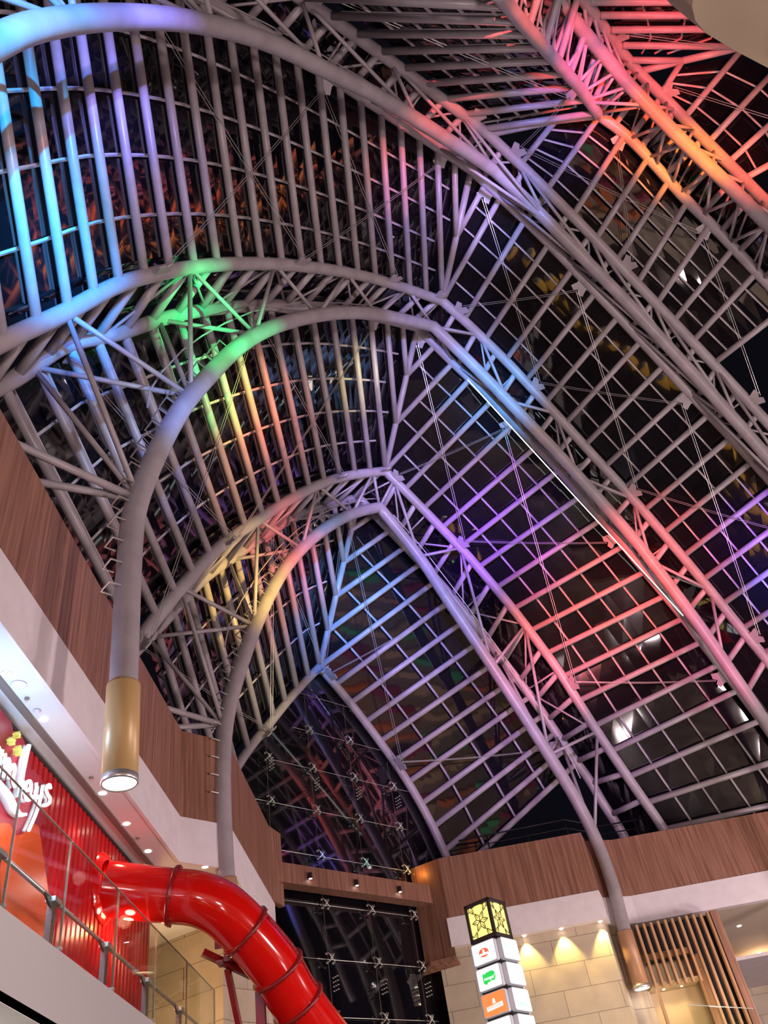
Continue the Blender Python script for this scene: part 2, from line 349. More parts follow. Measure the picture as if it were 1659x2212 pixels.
def make_arch(key):
    A = ARCH[key]; i, n, f = A['i'], A['n'], A['f']
    root = empty('roof_arch', PS(i.L[0][0], i.c, i.L[0][1]), ALABEL[key], 'arch')
    off = -root.location
    def ch(name, pts, r, m=STEEL, seg=12, **k): return TB(name, [p+off for p in pts], r, m, root, seg, **k)
    ch('inner_chord', i.pts(), R_IN, seg=18); ch('outer_chord', n.pts(), R_OUT, seg=16); ch('outer_chord', f.pts(), R_OUT, seg=16)
    outs, ins = WEB[key]
    for j, (si, zi) in enumerate(ins):
        P = PS(si, i.c, zi)
        for q in ((j-1, j) if key != 'x' else ()):
            if 0 <= q < len(outs):
                for c in (n, f):
                    O = on(c, outs[q]); v = (O-P).normalized()
                    ch('brace', [P+v*R_IN*.6, O-v*R_OUT*.6], R_BR, seg=8)
    if key in ('middle', 'lower'):
        # stays from the leg back to the wall behind the parapet
        P = PS(ins[0][0], i.c, ins[0][1])
        for c in (n, f):
            s0 = c.L[0][0]+.12
            ch('brace', [P, PS(s0, c.c, c.z(s0)-.12)], R_BR*1.25, seg=8)
    # cross tubes and lacing between the two outer chords
    sl = n.arc_s(-1, .178, .05, smin=n.L[0][0]+.15) + n.arc_s(1, .19, .12, smax=n.R[-1][0]-.2)
    sl.sort()
    for s in sl:
        side = -1 if s < n.A[0] else 1
        s2 = s-.03 if side < 0 else s+.05
        if side < 0 and s2 > f.A[0]+.02: s2 = f.A[0]
        if side > 0 and s2 < f.A[0]-.02: s2 = f.A[0]
        ch('cross_tube', [on(n, s), on(f, s2)], R_PUR, seg=10)
    for q in range(len(outs)-1):
        a, b = outs[q], outs[q+1]; m_ = (a+b)/2
        ch('lacing_tube', [on(n, a), on(f, m_)], R_LT, seg=6); ch('lacing_tube', [on(f, m_), on(n, b)], R_LT, seg=6)
        ch('strut', [on(n, m_), on(f, m_)], R_LT, seg=6)
    # thin conduit through the truss
    pts = []
    for (s, z) in i.R[2:-14:3]:
        so = s+.06; pts.append(PS(so, i.c+.02, (z+n.z(so))/2+.02))
    if len(pts) > 2: ch('conduit', pts, .022, RODM, seg=5)
    pts = [PS(s+.02, i.c, (z+n.z(s))/2) for s, z in i.L[12::4]]
    if len(pts) > 2: ch('conduit', pts, .030, STEEL, seg=5)
    return root, off
ROOTS = {k: make_arch(k) for k in ('upper', 'middle', 'lower')}
# the arch at the top right swings round; its chords are space curves
TF_L = [(1.78, 2.164, 4.868), (1.687, 2.044, 4.782), (1.591, 1.923, 4.677), (1.487, 1.803, 4.577), (1.382, 1.683, 4.455), (1.278, 1.563, 4.318), (1.174, 1.442, 4.164), (1.07, 1.322, 3.991), (.973, 1.202, 3.819), (.872, 1.082, 3.63)]
TF_R = [(1.845, 2.244, 5.0), (1.988, 2.345, 4.92), (2.105, 2.455, 4.8), (2.206, 2.562, 4.68), (2.286, 2.645, 4.55), (2.384, 2.729, 4.4), (2.483, 2.823, 4.25), (2.58, 2.918, 4.1), (2.70, 3.03, 3.88)]
TI = [(.84, .80, 3.55), (1.02, 1.0, 4.0), (1.229, 1.234, 4.4), (1.422, 1.45, 4.6), (1.636, 1.689, 4.72), (1.803, 1.868, 4.78), (1.925, 2.002, 4.78), (2.058, 2.134, 4.65), (2.183, 2.254, 4.5), (2.35, 2.401, 4.25), (2.476, 2.513, 3.95), (2.562, 2.593, 3.6)]
TN = [(.98, .80, 3.75), (1.22, 1.08, 4.15), (1.444, 1.345, 4.5), (1.661, 1.578, 4.75), (1.856, 1.805, 4.92), (2.063, 2.03, 5.02), (2.181, 2.14, 4.9), (2.292, 2.247, 4.78), (2.384, 2.336, 4.62), (2.49, 2.434, 4.4), (2.568, 2.507, 4.15), (2.661, 2.587, 3.8)]
def make_top():
    root = empty('roof_arch', W(*TI[0]), ALABEL['top'], 'arch'); off = -root.location
    def ch(name, pts, r, m=STEEL, seg=12): return TB(name, [p+off for p in pts], r, m, root, seg)
    sm = lambda P: smooth_list(catmull(P, 5), 2)
    ch('inner_chord', [W(*p) for p in sm(TI)], R_IN, seg=18)
    ch('outer_chord', [W(*p) for p in sm(TN)], R_OUT, seg=16)
    ch('outer_chord', [W(*p) for p in sm(TF_L[::-1]+TF_R)], R_OUT, seg=16)
    F_ = TF_L[::-1]+TF_R
    def near(P, L_): return min(L_, key=lambda q: (W(*q)-W(*P)).length)
    ni = smooth_list(catmull(TI, 3), 1)
    fo = sm(F_); no = sm(TN)
    for q in range(0, len(ni)-2, 2):
        P = ni[q]
        for L_ in (fo, no):
            O = near(P, L_); k = L_.index(O)
            if k < 3 or k > len(L_)-4: continue
            for dk in (-3, 3):
                k2 = min(max(k+dk, 0), len(L_)-1); ch('brace', [W(*P), W(*L_[k2])], R_BR, seg=8)
    for q in range(0, len(no), 3):
        O = near(no[q], fo); k = fo.index(O); k2 = min(k+3, len(fo)-1)
        ch('cross_tube', [W(*no[q]), W(*O)], R_PUR, seg=10); ch('lacing_tube', [W(*no[q]), W(*fo[k2])], R_LT, seg=6)
    return root, off
ROOTS['top'] = make_top()
# end arch: single chord
end_root = empty('roof_arch', PS(*[END.L[0][0], END.c, END.L[0][1]]), 'single tube arch above the end wall glass, lowest arch of the roof', 'arch')
TB('outer_chord', [p-end_root.location for p in END.pts()], R_OUT*.85, STEEL, end_root, 14)
ROOTS['end'] = (end_root, -end_root.location)

# ladder rungs on the left legs
def rungs(key, s0i, s1i, n_):
    root, off = ROOTS[key]; i = ARCH[key]['i']; L_ = i.L
    # arclength resample
    seg = [p for p in L_ if s1i <= p[1] <= s0i]
    D = [0]
    for a, b in zip(seg, seg[1:]): D.append(D[-1]+math.hypot(b[0]-a[0], b[1]-a[1]))
    for k in range(n_):
        d = D[-1]*k/(n_-1)
        for q in range(len(D)-1):
            if D[q] <= d <= D[q+1]+1e-9: break
        t = (d-D[q])/(D[q+1]-D[q]); a, b = seg[q], seg[q+1]
        s, z = a[0]+(b[0]-a[0])*t, a[1]+(b[1]-a[1])*t
        tan = Vector((b[0]-a[0], b[1]-a[1])).normalized(); nr = Vector((-tan.y, tan.x))
        if nr.x > 0: nr = -nr
        h = .035; w = .026; r0 = .034
        def q_(u, c): return PS(s+nr.x*u, i.c+c, z+nr.y*u)+off
        TB('ladder_rung', [q_(r0, -w), q_(r0+h, -w), q_(r0+h, w), q_(r0, w)], .022, CHROME, root, 5)
rungs('middle', 3.05, 1.55, 19); rungs('lower', 3.58, 1.60, 28)

# gusset plates and bracing cables
def plate(key, which, s, down=True):
    root, off = ROOTS[key]; c = END if key == 'end' else ARCH[key][which]
    P = on(c, s, -.035); e = .03
    t_ = (on(c, s+e)-on(c, s-e)).normalized(); nrm = Vector((-R2, R2, 0)) * (-1 if which == 'n' or key == 'end' else 1)
    inn = (on(c, s, -.1)-on(c, s)).normalized()
    d = (nrm*.97 + inn*.2).normalized()
    Q = on(c, s, -.012)
    poly = [Q+t_*.42, Q+t_*.30+d*.30, Q+t_*.42+d*.62, Q+t_*.16+d*.70, Q-t_*.0+d*.52, Q-t_*.16+d*.70, Q-t_*.42+d*.62, Q-t_*.30+d*.30, Q-t_*.42]
    bm = bmesh.new(); thick = t_.cross(d).normalized(); prism(bm, [p+off for p in poly], thick, .05)
    link('gusset_plate', bm, STEEL, root)
    return Q+d*.6, t_
def cable(P, Q, label, group=None):
    v = (Q-P).normalized(); sd = v.cross(Vector((0, 0, 1)))
    sd = sd.normalized() if sd.length > .01 else Vector((1, 0, 0))
    sag = Vector((0, 0, -(Q-P).length*.012))
    o = empty('bracing_cable', P, label, 'cable', group)
    for k in (-1, 1):
        TB('strand', [p+sd*.05*k-P for p in (P, P+(Q-P)*.25+sag*.7, P+(Q-P)*.5+sag, P+(Q-P)*.75+sag*.7, Q)], .014, CABLE, o, 5)
PL = {('upper', 'n'): [1.0, 2.2, 2.55, 3.4, 4.3], ('upper', 'f'): [.3, 1.3, 2.2, 2.6, 3.35, 4.1, 4.9], ('middle', 'n'): [.765, 1.525, 2.259, 2.70, 2.90, 3.514, 4.233, 5.0],
      ('middle', 'f'): [.6, 1.5, 2.40, 2.86, 3.572, 4.363, 5.05], ('lower', 'n'): [1.30, 1.739, 2.564, 2.98, 3.12, 3.64, 4.42], ('lower', 'f'): [1.5, 2.3, 2.95, 3.832, 4.6], ('end', 'n'): [2.55, 3.0, 3.10, 3.60]}
PP = {k: [plate(k[0], k[1], s)[0] for s in v] for k, v in PL.items()}
def xcab(a, b, pairs, where):
    for n_, (i_, j_) in enumerate(pairs):
        cable(PP[a][i_], PP[b][j_], 'thin twin wire brace %s, %s counted from the left wall' % (where, ORD[n_]), None)
ORD = ['first', 'second', 'third', 'fourth', 'fifth', 'sixth', 'seventh', 'eighth', 'ninth', 'tenth', 'eleventh', 'twelfth', 'thirteenth', 'fourteenth', 'fifteenth', 'sixteenth', 'seventeenth', 'eighteenth', 'nineteenth', 'twentieth',
       'twenty-first', 'twenty-second', 'twenty-third', 'twenty-fourth', 'twenty-fifth', 'twenty-sixth', 'twenty-seventh', 'twenty-eighth', 'twenty-ninth', 'thirtieth', 'thirty-first', 'thirty-second']
xcab(('upper', 'f'), ('middle', 'n'), [(0, 1), (1, 0), (1, 2), (2, 1), (2, 3), (3, 5), (4, 4), (4, 6), (5, 5), (5, 7), (6, 6)], 'above the middle arch')
xcab(('middle', 'f'), ('lower', 'n'), [(0, 1), (1, 0), (1, 2), (2, 1), (2, 3), (3, 5), (4, 4), (4, 6), (5, 5), (6, 6)], 'above the lower arch')
xcab(('lower', 'f'), ('end', 'n'), [(0, 0), (1, 0), (2, 1), (1, 1), (3, 2), (2, 3), (4, 3)], 'above the end wall')
def plate3(P, d, t_, label):
    root, off = ROOTS['top']; Q = W(*P); t_ = Vector(t_).normalized(); d = Vector(d).normalized()
    bm = bmesh.new(); prism(bm, [p+off for p in (Q+t_*.42, Q+t_*.30+d*.30, Q+t_*.42+d*.62, Q+t_*.16+d*.70, Q+d*.52, Q-t_*.16+d*.70, Q-t_*.42+d*.62, Q-t_*.30+d*.30, Q-t_*.42)], t_.cross(d).normalized(), .05)
    link('gusset_plate', bm, STEEL, root); return Q+d*.6
g1 = plate3(TF_L[2], (-.7, .5, -.35), (1, 1.1, .9), ''); g2 = plate3(TF_R[1], (-.7, .6, -.3), (1, 1, -1), ''); g3 = plate3(TF_R[5], (-.7, .6, -.3), (1, 1, -1.3), '')
g4 = plate3(TN[4], (.7, -.5, -.35), (1, 1.1, .9), ''); g5 = plate3(TN[6], (.7, -.6, -.3), (1, 1, -1), '')
for n_, (a_, b_) in enumerate([(g1, PP[('upper', 'n')][0]), (g1, PP[('upper', 'n')][2]), (g2, PP[('upper', 'n')][3]), (g3, PP[('upper', 'n')][2]), (g3, PP[('upper', 'n')][4])]):
    cable(a_, b_, 'thin twin wire brace between upper and orange lit arches, %s from the left' % ORD[n_])
cable(g4, W(2.7, 1.99, 5.0), 'thin twin wire brace beyond the orange lit arch, upper one'); cable(g5, W(3.2, 2.4, 4.5), 'thin twin wire brace beyond the orange lit arch, lower one')
# LED strip along the right side of the middle arch
tag(TB('light_strip', [PS(3.161, 1.93, 4.387), PS(4.307, 1.93, 3.399), PS(4.779, 1.93, 2.973), PS(5.387, 1.93, 2.451)], .028, LEDM, None, 6),
    'thin bright straight light line below the right side of the middle arch', 'light strip')

# ------------------------------------------------------------------ roof bays: tubes, ridge, glazing
def ridge_point(f, n, val, kind):
    """point of the ridge where x (kind 'x') or y (kind 'y') equals val"""
    sf, zf = f.A; sn, zn = n.A
    g = (lambda s, c: R2*(s-c)) if kind == 'x' else (lambda s, c: R2*(s+c))
    a, b = g(sf, f.c), g(sn, n.c); t = (val-a)/(b-a)
    return (sf+(sn-sf)*t, f.c+(n.c-f.c)*t, zf+(zn-zf)*t), t
def ends(f, n, val, kind):
    if kind == 'x': sf, sn = val/R2+f.c, val/R2+n.c
    else: sf, sn = val/R2-f.c, val/R2-n.c
    okf = sf <= f.A[0]+1e-6 if kind == 'x' else sf >= f.A[0]-1e-6
    okn = sn <= n.A[0]+1e-6 if kind == 'x' else sn >= n.A[0]-1e-6
    rp, t = ridge_point(f, n, val, kind)
    a = (sf, f.c, f.z(sf)) if okf else (rp if 0 <= t <= 1 else None)
    b = (sn, n.c, n.z(sn)) if okn else (rp if 0 <= t <= 1 else None)
    return a, b
WIN = [0]
NV = Vector((-R2, R2, 0))
def ridge(A, B, where):
    tag(TB('ridge_tube', [Vector((0, 0, 0)), B-A], R_PUR*1.1, STEEL, None, 12), 'grey ridge tube where the two roof slopes meet %s' % where, 'tube').location = A
def slope(lines, side, where, nb=5, bars=True, c0=None, c1=None, group=True, extra=None):
    """one roof slope: tubes, dark panes over them, bars between"""
    for q, (A, B) in enumerate(lines):
        o = TB('roof_tube', [Vector((0, 0, 0)), B-A], R_PUR, STEEL, None, 12); o.location = A
        tag(o, 'round steel roof tube, %s slope %s, %s from the ridge' % (side, where, ORD[q]), 'tube', 'roof tubes on the %s slope %s' % (side, where))
    WIN[0] += 1
    w = empty('window_%d' % WIN[0], (lines[0][0]+lines[0][1])/2, 'dark night glazing of the %s roof slope %s' % (side, where), 'glass roof', None, 'structure')
    off = -w.location
    if extra: lines = [extra]+lines
    D = []
    for q in range(len(lines)):
        A, B = lines[q]; p = lines[max(q-1, 0)]; r = lines[min(q+1, len(lines)-1)]
        d = (r[0]+r[1]-p[0]-p[1]); n_ = (B-A).cross(d)
        if n_.length < 1e-6: n_ = Vector((0, 0, 1))
        n_.normalize(); D.append(n_ if n_.z > 0 else -n_)
    bm = bmesh.new(); rows = []
    for (A, B), n_ in zip(lines, D): rows.append([bm.verts.new(A+(B-A)*t/6+n_*.62+off) for t in range(7)])
    for r1, r2 in zip(rows, rows[1:]):
        for q in range(6): bm.faces.new((r1[q], r1[q+1], r2[q+1], r2[q]))
    link('glass_pane', bm, RGLASS, w)
    if bars:
        for q in range(len(lines)-1):
            (A, B), (A2, B2) = lines[q], lines[q+1]; n_ = (D[q]+D[q+1]).normalized()*.46
            a, b = A*.5+A2*.5+n_, B*.5+B2*.5+n_
            if (a-b).length > 1.2: TB('glazing_bar', [a+off, b+off], .055, BARM, w, 4, ang=PI/4)
    for q in range(1, nb):
        t = q/nb; pts = []
        for (A, B), n_ in zip(lines, D):
            if c0 is None: tt = t
            else:
                ca, cb = A.dot(NV)/U, B.dot(NV)/U
                if abs(cb-ca) < 1e-6: continue
                tt = (c0+(c1-c0)*t-ca)/(cb-ca)
            if -.001 <= tt <= 1.001: pts.append(A+(B-A)*tt+n_*.46+off)
        if len(pts) > 1: TB('cross_bar', pts, .055, BARM, w, 4, ang=PI/4)
def bay(f, n, stepL, stepR, where, mapL, mapR, k, nb=5):
    """mapL / mapR: (s on chord f, slope) of the tube that meets the apex of chord n"""
    Ra, Rb = PS(f.A[0], f.c, f.A[1]), PS(n.A[0], n.c, n.A[1]); ridge(Ra, Rb, where)
    for side, (sa, sl), step, sg in (('left', mapL, stepL, -1), ('right', mapR, stepR, 1)):
        lines = []
        for q in range(1, k):
            lines.append((on(f, f.A[0]+(sa-f.A[0])*q/k), Ra+(Rb-Ra)*q/k))
        for sn in n.arc_s(sg, step):
            sf = sa+sl*(sn-n.A[0])
            P = f.L if sg < 0 else f.R
            if min(p[0] for p in P) <= sf <= max(p[0] for p in P): lines.append((on(f, sf), on(n, sn)))
        slope(lines, side, where, nb, sg < 0, f.c, n.c, extra=(Ra, Ra+(Rb-Ra)*.001))
A_ = ARCH
# top right bays, measured tube by tube
un = ARCH['upper']['n']; ul = [2.30, 2.13, 1.96, 1.79, 1.62, 1.45, 1.28, 1.11, .94, .77]; ur = [2.83, 3.03, 3.20, 3.35, 3.50, 3.64, 3.76, 3.90, 4.05]
node = W(1.55, 2.2, 4.93); Ra = W(*TF_R[0]); Rb = on(un, un.A[0])
ridge(Ra, node, 'beside the orange lit arch'); ridge(node, Rb, 'at the top of the upper arch')
slope([(node, on(un, 2.36))]+[(W(*p), on(un, s)) for p, s in zip(TF_L, ul)], 'left', 'above the upper arch', 6)
slope([(node, on(un, 2.62))]+[(W(*p), on(un, s)) for p, s in zip(TF_R, ur)], 'right', 'above the upper arch', 5, False)
Z1 = [((2.001, 1.944, 4.98), (2.331, 2.007, 5.02)), ((1.913, 1.833, 4.92), (2.699, 1.989, 5.04)), ((1.806, 1.715, 4.84), (2.73, 1.868, 4.95)), ((1.706, 1.602, 4.75), (2.723, 1.775, 4.87)), ((1.613, 1.501, 4.66), (2.656, 1.674, 4.78)), ((1.50, 1.39, 4.55), (2.58, 1.57, 4.68))]
Z2 = [((2.325, 2.016, 5.02), (2.178, 2.121, 4.9)), ((2.701, 1.999, 5.04), (2.285, 2.238, 4.78)), ((2.939, 2.09, 4.98), (2.383, 2.331, 4.62)), ((3.079, 2.209, 4.85), (2.462, 2.397, 4.48)), ((3.173, 2.389, 4.65), (2.486, 2.452, 4.35))]
slope([(W(*a), W(*b)) for a, b in Z1], 'left', 'beyond the orange lit arch', 4)
slope([(W(*a), W(*b)) for a, b in Z2], 'right', 'beyond the orange lit arch', 4, False)
ridge(W(2.06, 2.03, 5.02), W(2.331, 2.007, 5.02), 'beyond the orange lit arch, near part'); ridge(W(2.331, 2.007, 5.02), W(2.70, 1.99, 5.04), 'beyond the orange lit arch, far part')
bay(A_['upper']['f'], A_['middle']['n'], .178, .195, 'above the middle arch', (2.13, .98), (2.68, 1.10), 2)
bay(A_['middle']['f'], A_['lower']['n'], .180, .187, 'above the lower arch', (2.34, 1.12), (3.23, 1.18), 3)
bay(A_['lower']['f'], END, .156, .157, 'above the end wall', (2.43, 1.08), (3.69, 1.10), 5, nb=4)
# glazing over the arches themselves
def strip(name, a, b):
    WIN[0] += 1; w = empty('window_%d' % WIN[0], a[len(a)//2], 'dark glass strip directly over the %s' % name, 'glass roof', None, 'structure')
    bm = bmesh.new(); rows = [(bm.verts.new(p-w.location), bm.verts.new(q-w.location)) for p, q in zip(a, b)]
    for r1, r2 in zip(rows, rows[1:]): bm.faces.new((r1[0], r1[1], r2[1], r2[0]))
    link('glass_pane', bm, RGLASS, w)
def resamp(P, n_):
    return [P[int(t*(len(P)-1)/(n_-1))] for t in range(n_)]
for key in ('upper', 'middle', 'lower'):
    n, f = ARCH[key]['n'], ARCH[key]['f']; a = []; b = []
    for (P, Q) in ((n.L, f.L), (n.R[1:], f.R[1:])):
        a += [PS(*(lambda o: (o[0], n.c, o[1]))(n.offset(p[0], .078))) for p in resamp(P, 30)]
        b += [PS(*(lambda o: (o[0], f.c, o[1]))(f.offset(p[0], .078))) for p in resamp(Q, 30)]
    strip(ANAME[key], a, b)
fa = smooth_list(catmull(TF_L[::-1]+TF_R, 4), 2); na = smooth_list(catmull(TN, 4), 2)
strip(ANAME['top'], [W(*p)+Vector((0, 0, .6)) for p in resamp(fa, 40)], [W(*p)+Vector((0, 0, .6)) for p in resamp(na, 40)])

# ------------------------------------------------------------------ walls
def wallpath(name, pts, z0, z1, m, thick=.04, label=None):
    """vertical band following a plan polyline; thickness goes to the left of the path direction"""
    n_ = len(pts); P = [Vector((p[0], p[1])) for p in pts]; O = []
    for i in range(n_):
        d1 = (P[i]-P[i-1]).normalized() if i else (P[1]-P[0]).normalized()
        d2 = (P[i+1]-P[i]).normalized() if i < n_-1 else d1
        nn = (Vector((-d1.y, d1.x))+Vector((-d2.y, d2.x))).normalized(); k = thick/max(.3, nn.dot(Vector((-d1.y, d1.x))))
        O.append(P[i]+nn*k)
    bm = bmesh.new(); rings = []
    for p, o in zip(P, O): rings.append([bm.verts.new(W(p.x, p.y, z0)), bm.verts.new(W(p.x, p.y, z1)), bm.verts.new(W(o.x, o.y, z1)), bm.verts.new(W(o.x, o.y, z0))])
    for a, b in zip(rings, rings[1:]):
        for j in range(4): bm.faces.new((a[j], a[(j+1) % 4], b[(j+1) % 4], b[j]))
    bm.faces.new(rings[0][::-1]); bm.faces.new(rings[-1]); bmesh.ops.recalc_face_normals(bm, faces=bm.faces[:])
    return tag(link(name, bm, m), label, None, None, 'structure')
# left side, looking along +y with the hall on the right: thickness to the left (-x)
LP = [(-.9, -1.2), (-.9, 3.16), (-.74, 3.32), (-.74, 4.27)]
wallpath('wall_left', LP, 1.49, 1.865, WOOD)
wallpath('trim_1', [(-.897, -1.2), (-.897, 3.16), (-.737, 3.32), (-.737, 4.30)], 1.31, 1.488, WHITE, .012)
# right side, hall on the right when walking from the end wall towards +x
RP = [(.115, 5.04), (.965, 5.04), (1.01, 5.0+.04), (1.21, 5.25), (4.6, 5.28)]
RP = [(.115, 5.04), (.975, 5.04), (1.015, 5.19), (1.19, 5.255), (4.6, 5.26)]
wallpath('wall_right', RP, 1.497, 1.83, WOOD)
wallpath('trim_2', [(.10, 5.035), (.975, 5.035), (1.015, 5.185), (1.19, 5.25), (4.6, 5.255)], 1.345, 1.495, WHITE, .05)
# end wall beam and wooden returns
def quad_box(name, s0, s1, c0, c1, z0, z1, m, **k):
    bm = bmesh.new()
    v = [bm.verts.new(PS(s, c, z)) for s in (s0, s1) for c in (c0, c1) for z in (z0, z1)]
    for f_ in ((0, 1, 3, 2), (4, 6, 7, 5), (0, 4, 5, 1), (2, 3, 7, 6), (0, 2, 6, 4), (1, 5, 7, 3)): bm.faces.new([v[i] for i in f_])
    bmesh.ops.recalc_face_normals(bm, faces=bm.faces[:]); o = link(name, bm, m); return tag(o, kind='structure', **k)
quad_box('wall_end', 2.52, 3.66, 3.56, 3.64, 1.60, 1.70, WOOD)
# returns (side cheeks) of the timber walls down to the glass
def cheek(name, a, b, z0, z1, m=WOOD, th=.02):
    wallpath(name, [a, b], z0, z1, m, th)
cheek('trim_3', (-.742, 4.27), (-.86, 4.42), 1.49, 1.865)
cheek('trim_4', (-.74, 4.24), (-.70, 4.37), 1.49, 1.862, th=.03)
# right cheek: timber column running down and the lit return behind it
bm = bmesh.new(); prism(bm, [W(.115, 5.04, 1.30), W(.115, 5.04, 1.83), W(-.06, 5.13, 1.83), W(-.06, 5.13, 1.30)], (0, 1, 0), .25)
tag(link('trim_5', bm, WOOD), kind='structure')
bm = bmesh.new(); prism(bm, [W(-.03, 5.07, 1.30), W(.115, 5.035, 1.30), W(.13, 5.06, 1.27), W(-.10, 5.15, 1.27)], (0, 0, -1), .12)
tag(link('trim_6', bm, WOOD), kind='structure')
# left stone wall under the ceiling, right stone wall
wallpath('wall_left_inner', [(-1.7, 4.26), (-1.217, 4.03), (-.90, 3.87)], .3, 1.31, STONE, .04)
wallpath('wall_right_inner', [(.02, 5.10), (.965, 5.10), (1.01, 5.22), (1.12, 5.25)], -.2, 1.36, STONE, .05)
wallpath('wall_right_back', [(1.12, 6.9), (4.6, 6.9)], -.2, 1.33, STONE, .05)
wallpath('wall_far_left', [(-.90, 3.90), (-.74, 4.10), (-.74, 4.38)], -.2, 1.31, STONE, .03)
# ceilings
def flat(name, poly, z, m, th=.02, kind='structure', **k):
    bm = bmesh.new(); prism(bm, [W(x, y, z) for x, y in poly], (0, 0, 1), th*U); return tag(link(name, bm, m), kind=kind, **k)
flat('ceiling', [(-.909, -1.2), (-.909, 3.156), (-.749, 3.316), (-.749, 4.6), (-2.2, 4.6), (-2.2, -1.2)], 1.312, CEIL)
flat('ceiling_right', [(.10, 5.085), (.96, 5.085), (1.0, 5.22), (1.18, 5.30), (4.6, 5.305), (4.6, 7.2), (.10, 7.2)], 1.347, CEILR)
bm = bmesh.new(); boxb(bm, W(-1.012, -1.2, 1.306), W(-.990, 3.4, 1.3125)); tag(link('trim_7', bm, GROOVE), kind='structure')
# right soffit step down with white bulkhead
flat('trim_8', [(1.75, 6.0), (4.6, 6.0), (4.6, 6.9), (1.75, 6.9)], 1.22, WHITE)
# gallery slab on the left
bm = bmesh.new(); boxb(bm, W(-1.9, -1.2, .66), W(-.905, 4.4, .715)); tag(link('floor_gallery', bm, FLOORM), kind='structure')
wallpath('trim_9', [(-.9, -1.2), (-.9, 4.1)], .556, .726, mat('grey_white_fascia', (.46, .45, .44), .6), .012)
flat('ceiling_lower', [(-.9, -1.2), (-.9, 4.1), (-2.0, 4.1), (-2.0, -1.2)], .555, CEIL)
# ground floor and closing walls behind the camera (only ever seen in reflections)
flat('floor', [(-3, -4), (6, -4), (6, 8), (-3, 8)], -.22, FLOORM)
wallpath('wall_back', [(9, -3.3), (-1.9, -3.3)], -.2, 1.86, STONE, .05)
wallpath('wall_far_right', [(8.9, 7), (8.9, -3.3)], -.2, 1.86, STONE, .05)
wallpath('wall_gallery_left', [(-1.2, -3), (-1.2, -1.2)], -.2, 1.86, STONE, .05)
GC = [(.60, .36, .20), (.66, .42, .24), (.85, .22, .08), (.12, .55, .20), (.45, .06, .12), (.62, .38, .22)]  # glowing panels added out of view for the night glass to reflect
for lv in range(4):
    z0 = -.05+.36*lv
    for q in range(6):
        x0 = 2.6+q*.95; m_ = mat('glowing_reflection_panel', GC[(q+lv*2) % 6], .5, emit=GC[(q+lv*2) % 6], es=.42)
        P_ = [(x0+.92*k_/6, -3.2+.10*math.sin(PI*k_/6)) for k_ in range(7)]
        bm = bmesh.new(); prism(bm, [W(x, y, z0) for x, y in P_]+[W(x0+.92, -3.25, z0), W(x0, -3.25, z0)], (0, 0, 1), .9)
        tag(link('reflection_panel', bm, m_), 'unseen glowing panel added behind the camera for glass reflections, tier %s, %s panel' % (ORD[lv], ORD[q]), 'reflection panel', 'glowing panels added for glass reflections')
KY = mat('yellow_reflection_glow', (.9, .5, .08), .6, emit=(1, .50, .07), es=.75)  # unseen lanterns, added so the roof glass has yellow glow to reflect
for q in range(8):
    kx, ky = -1.0+.27*q, .62+.14*q
    r = empty('reflection_lantern', W(kx, ky, -.2), 'unseen yellow lantern added on the floor for glass reflections, %s in its row' % ORD[q], 'reflection lantern', 'yellow lanterns added for glass reflections')
    bm = bmesh.new(); lathe(bm, [(0, 0), (.35, 0), (.55, .5), (.55, 1.3), (.2, 1.8), (0, 1.8)], Matrix(), 16); link('shade', bm, KY, r, True)
    bm = bmesh.new(); lathe(bm, [(0, 1.82), (.4, 1.84), (.3, 1.95), (0, 2.0)], Matrix(), 16); link('cap', bm, CHROME, r, True)
# beige rounded soffit of the gallery over the camera, top right of the view
arc = [(.26+.0, -.6), (.259, .17), (.258, .19), (.262, .199), (.270, .207), (.293, .221), (.320, .236), (.9, .53), (2.2, 1.1), (3.5, 1.1), (3.5, -.6)]
flat('ceiling_near', arc, .555, BEIGE, .06)

# ------------------------------------------------------------------ end wall glass with fins, spiders, bolts
WIN[0] += 1
ew = empty('window_%d' % WIN[0], PS(3.07, 3.66, 1.2), 'tall dark frameless glass end wall below the lowest arch', 'glass wall', None, 'structure')
bm = bmesh.new()
poly = [(2.2, -.2), (3.85, -.2)] + [(s, z) for s, z in END.R[::-1] if s < 3.95] + [(s, z) for s, z in END.L[::-1] if s > 2.25]
bm.faces.new([bm.verts.new(PS(s, 3.69, z)-ew.location) for s, z in poly]); link('glass_pane', bm, EGLASS, ew)
SG = [2.595, 2.910, 3.225, 3.541]; ZG = [1.03, 1.292, 1.56, 1.819, 2.081, 2.342, 2.592, 2.853]
# thin joints
for z in ZG:
    s0, s1 = (2.50, 3.62) if z < 2.2 else (2.60, 3.72) if z < 2.5 else (2.8, 3.5)
    TB('glass_joint', [PS(s0, 3.675, z)-ew.location, PS(s1, 3.675, z)-ew.location], .013, CHROME, ew, 5)
for s in SG:
    TB('glass_joint', [PS(s, 3.675, .6)-ew.location, PS(s, 3.675, min(END.z(s)-.05, 2.95))-ew.location], .014, GREYMET, ew, 5)
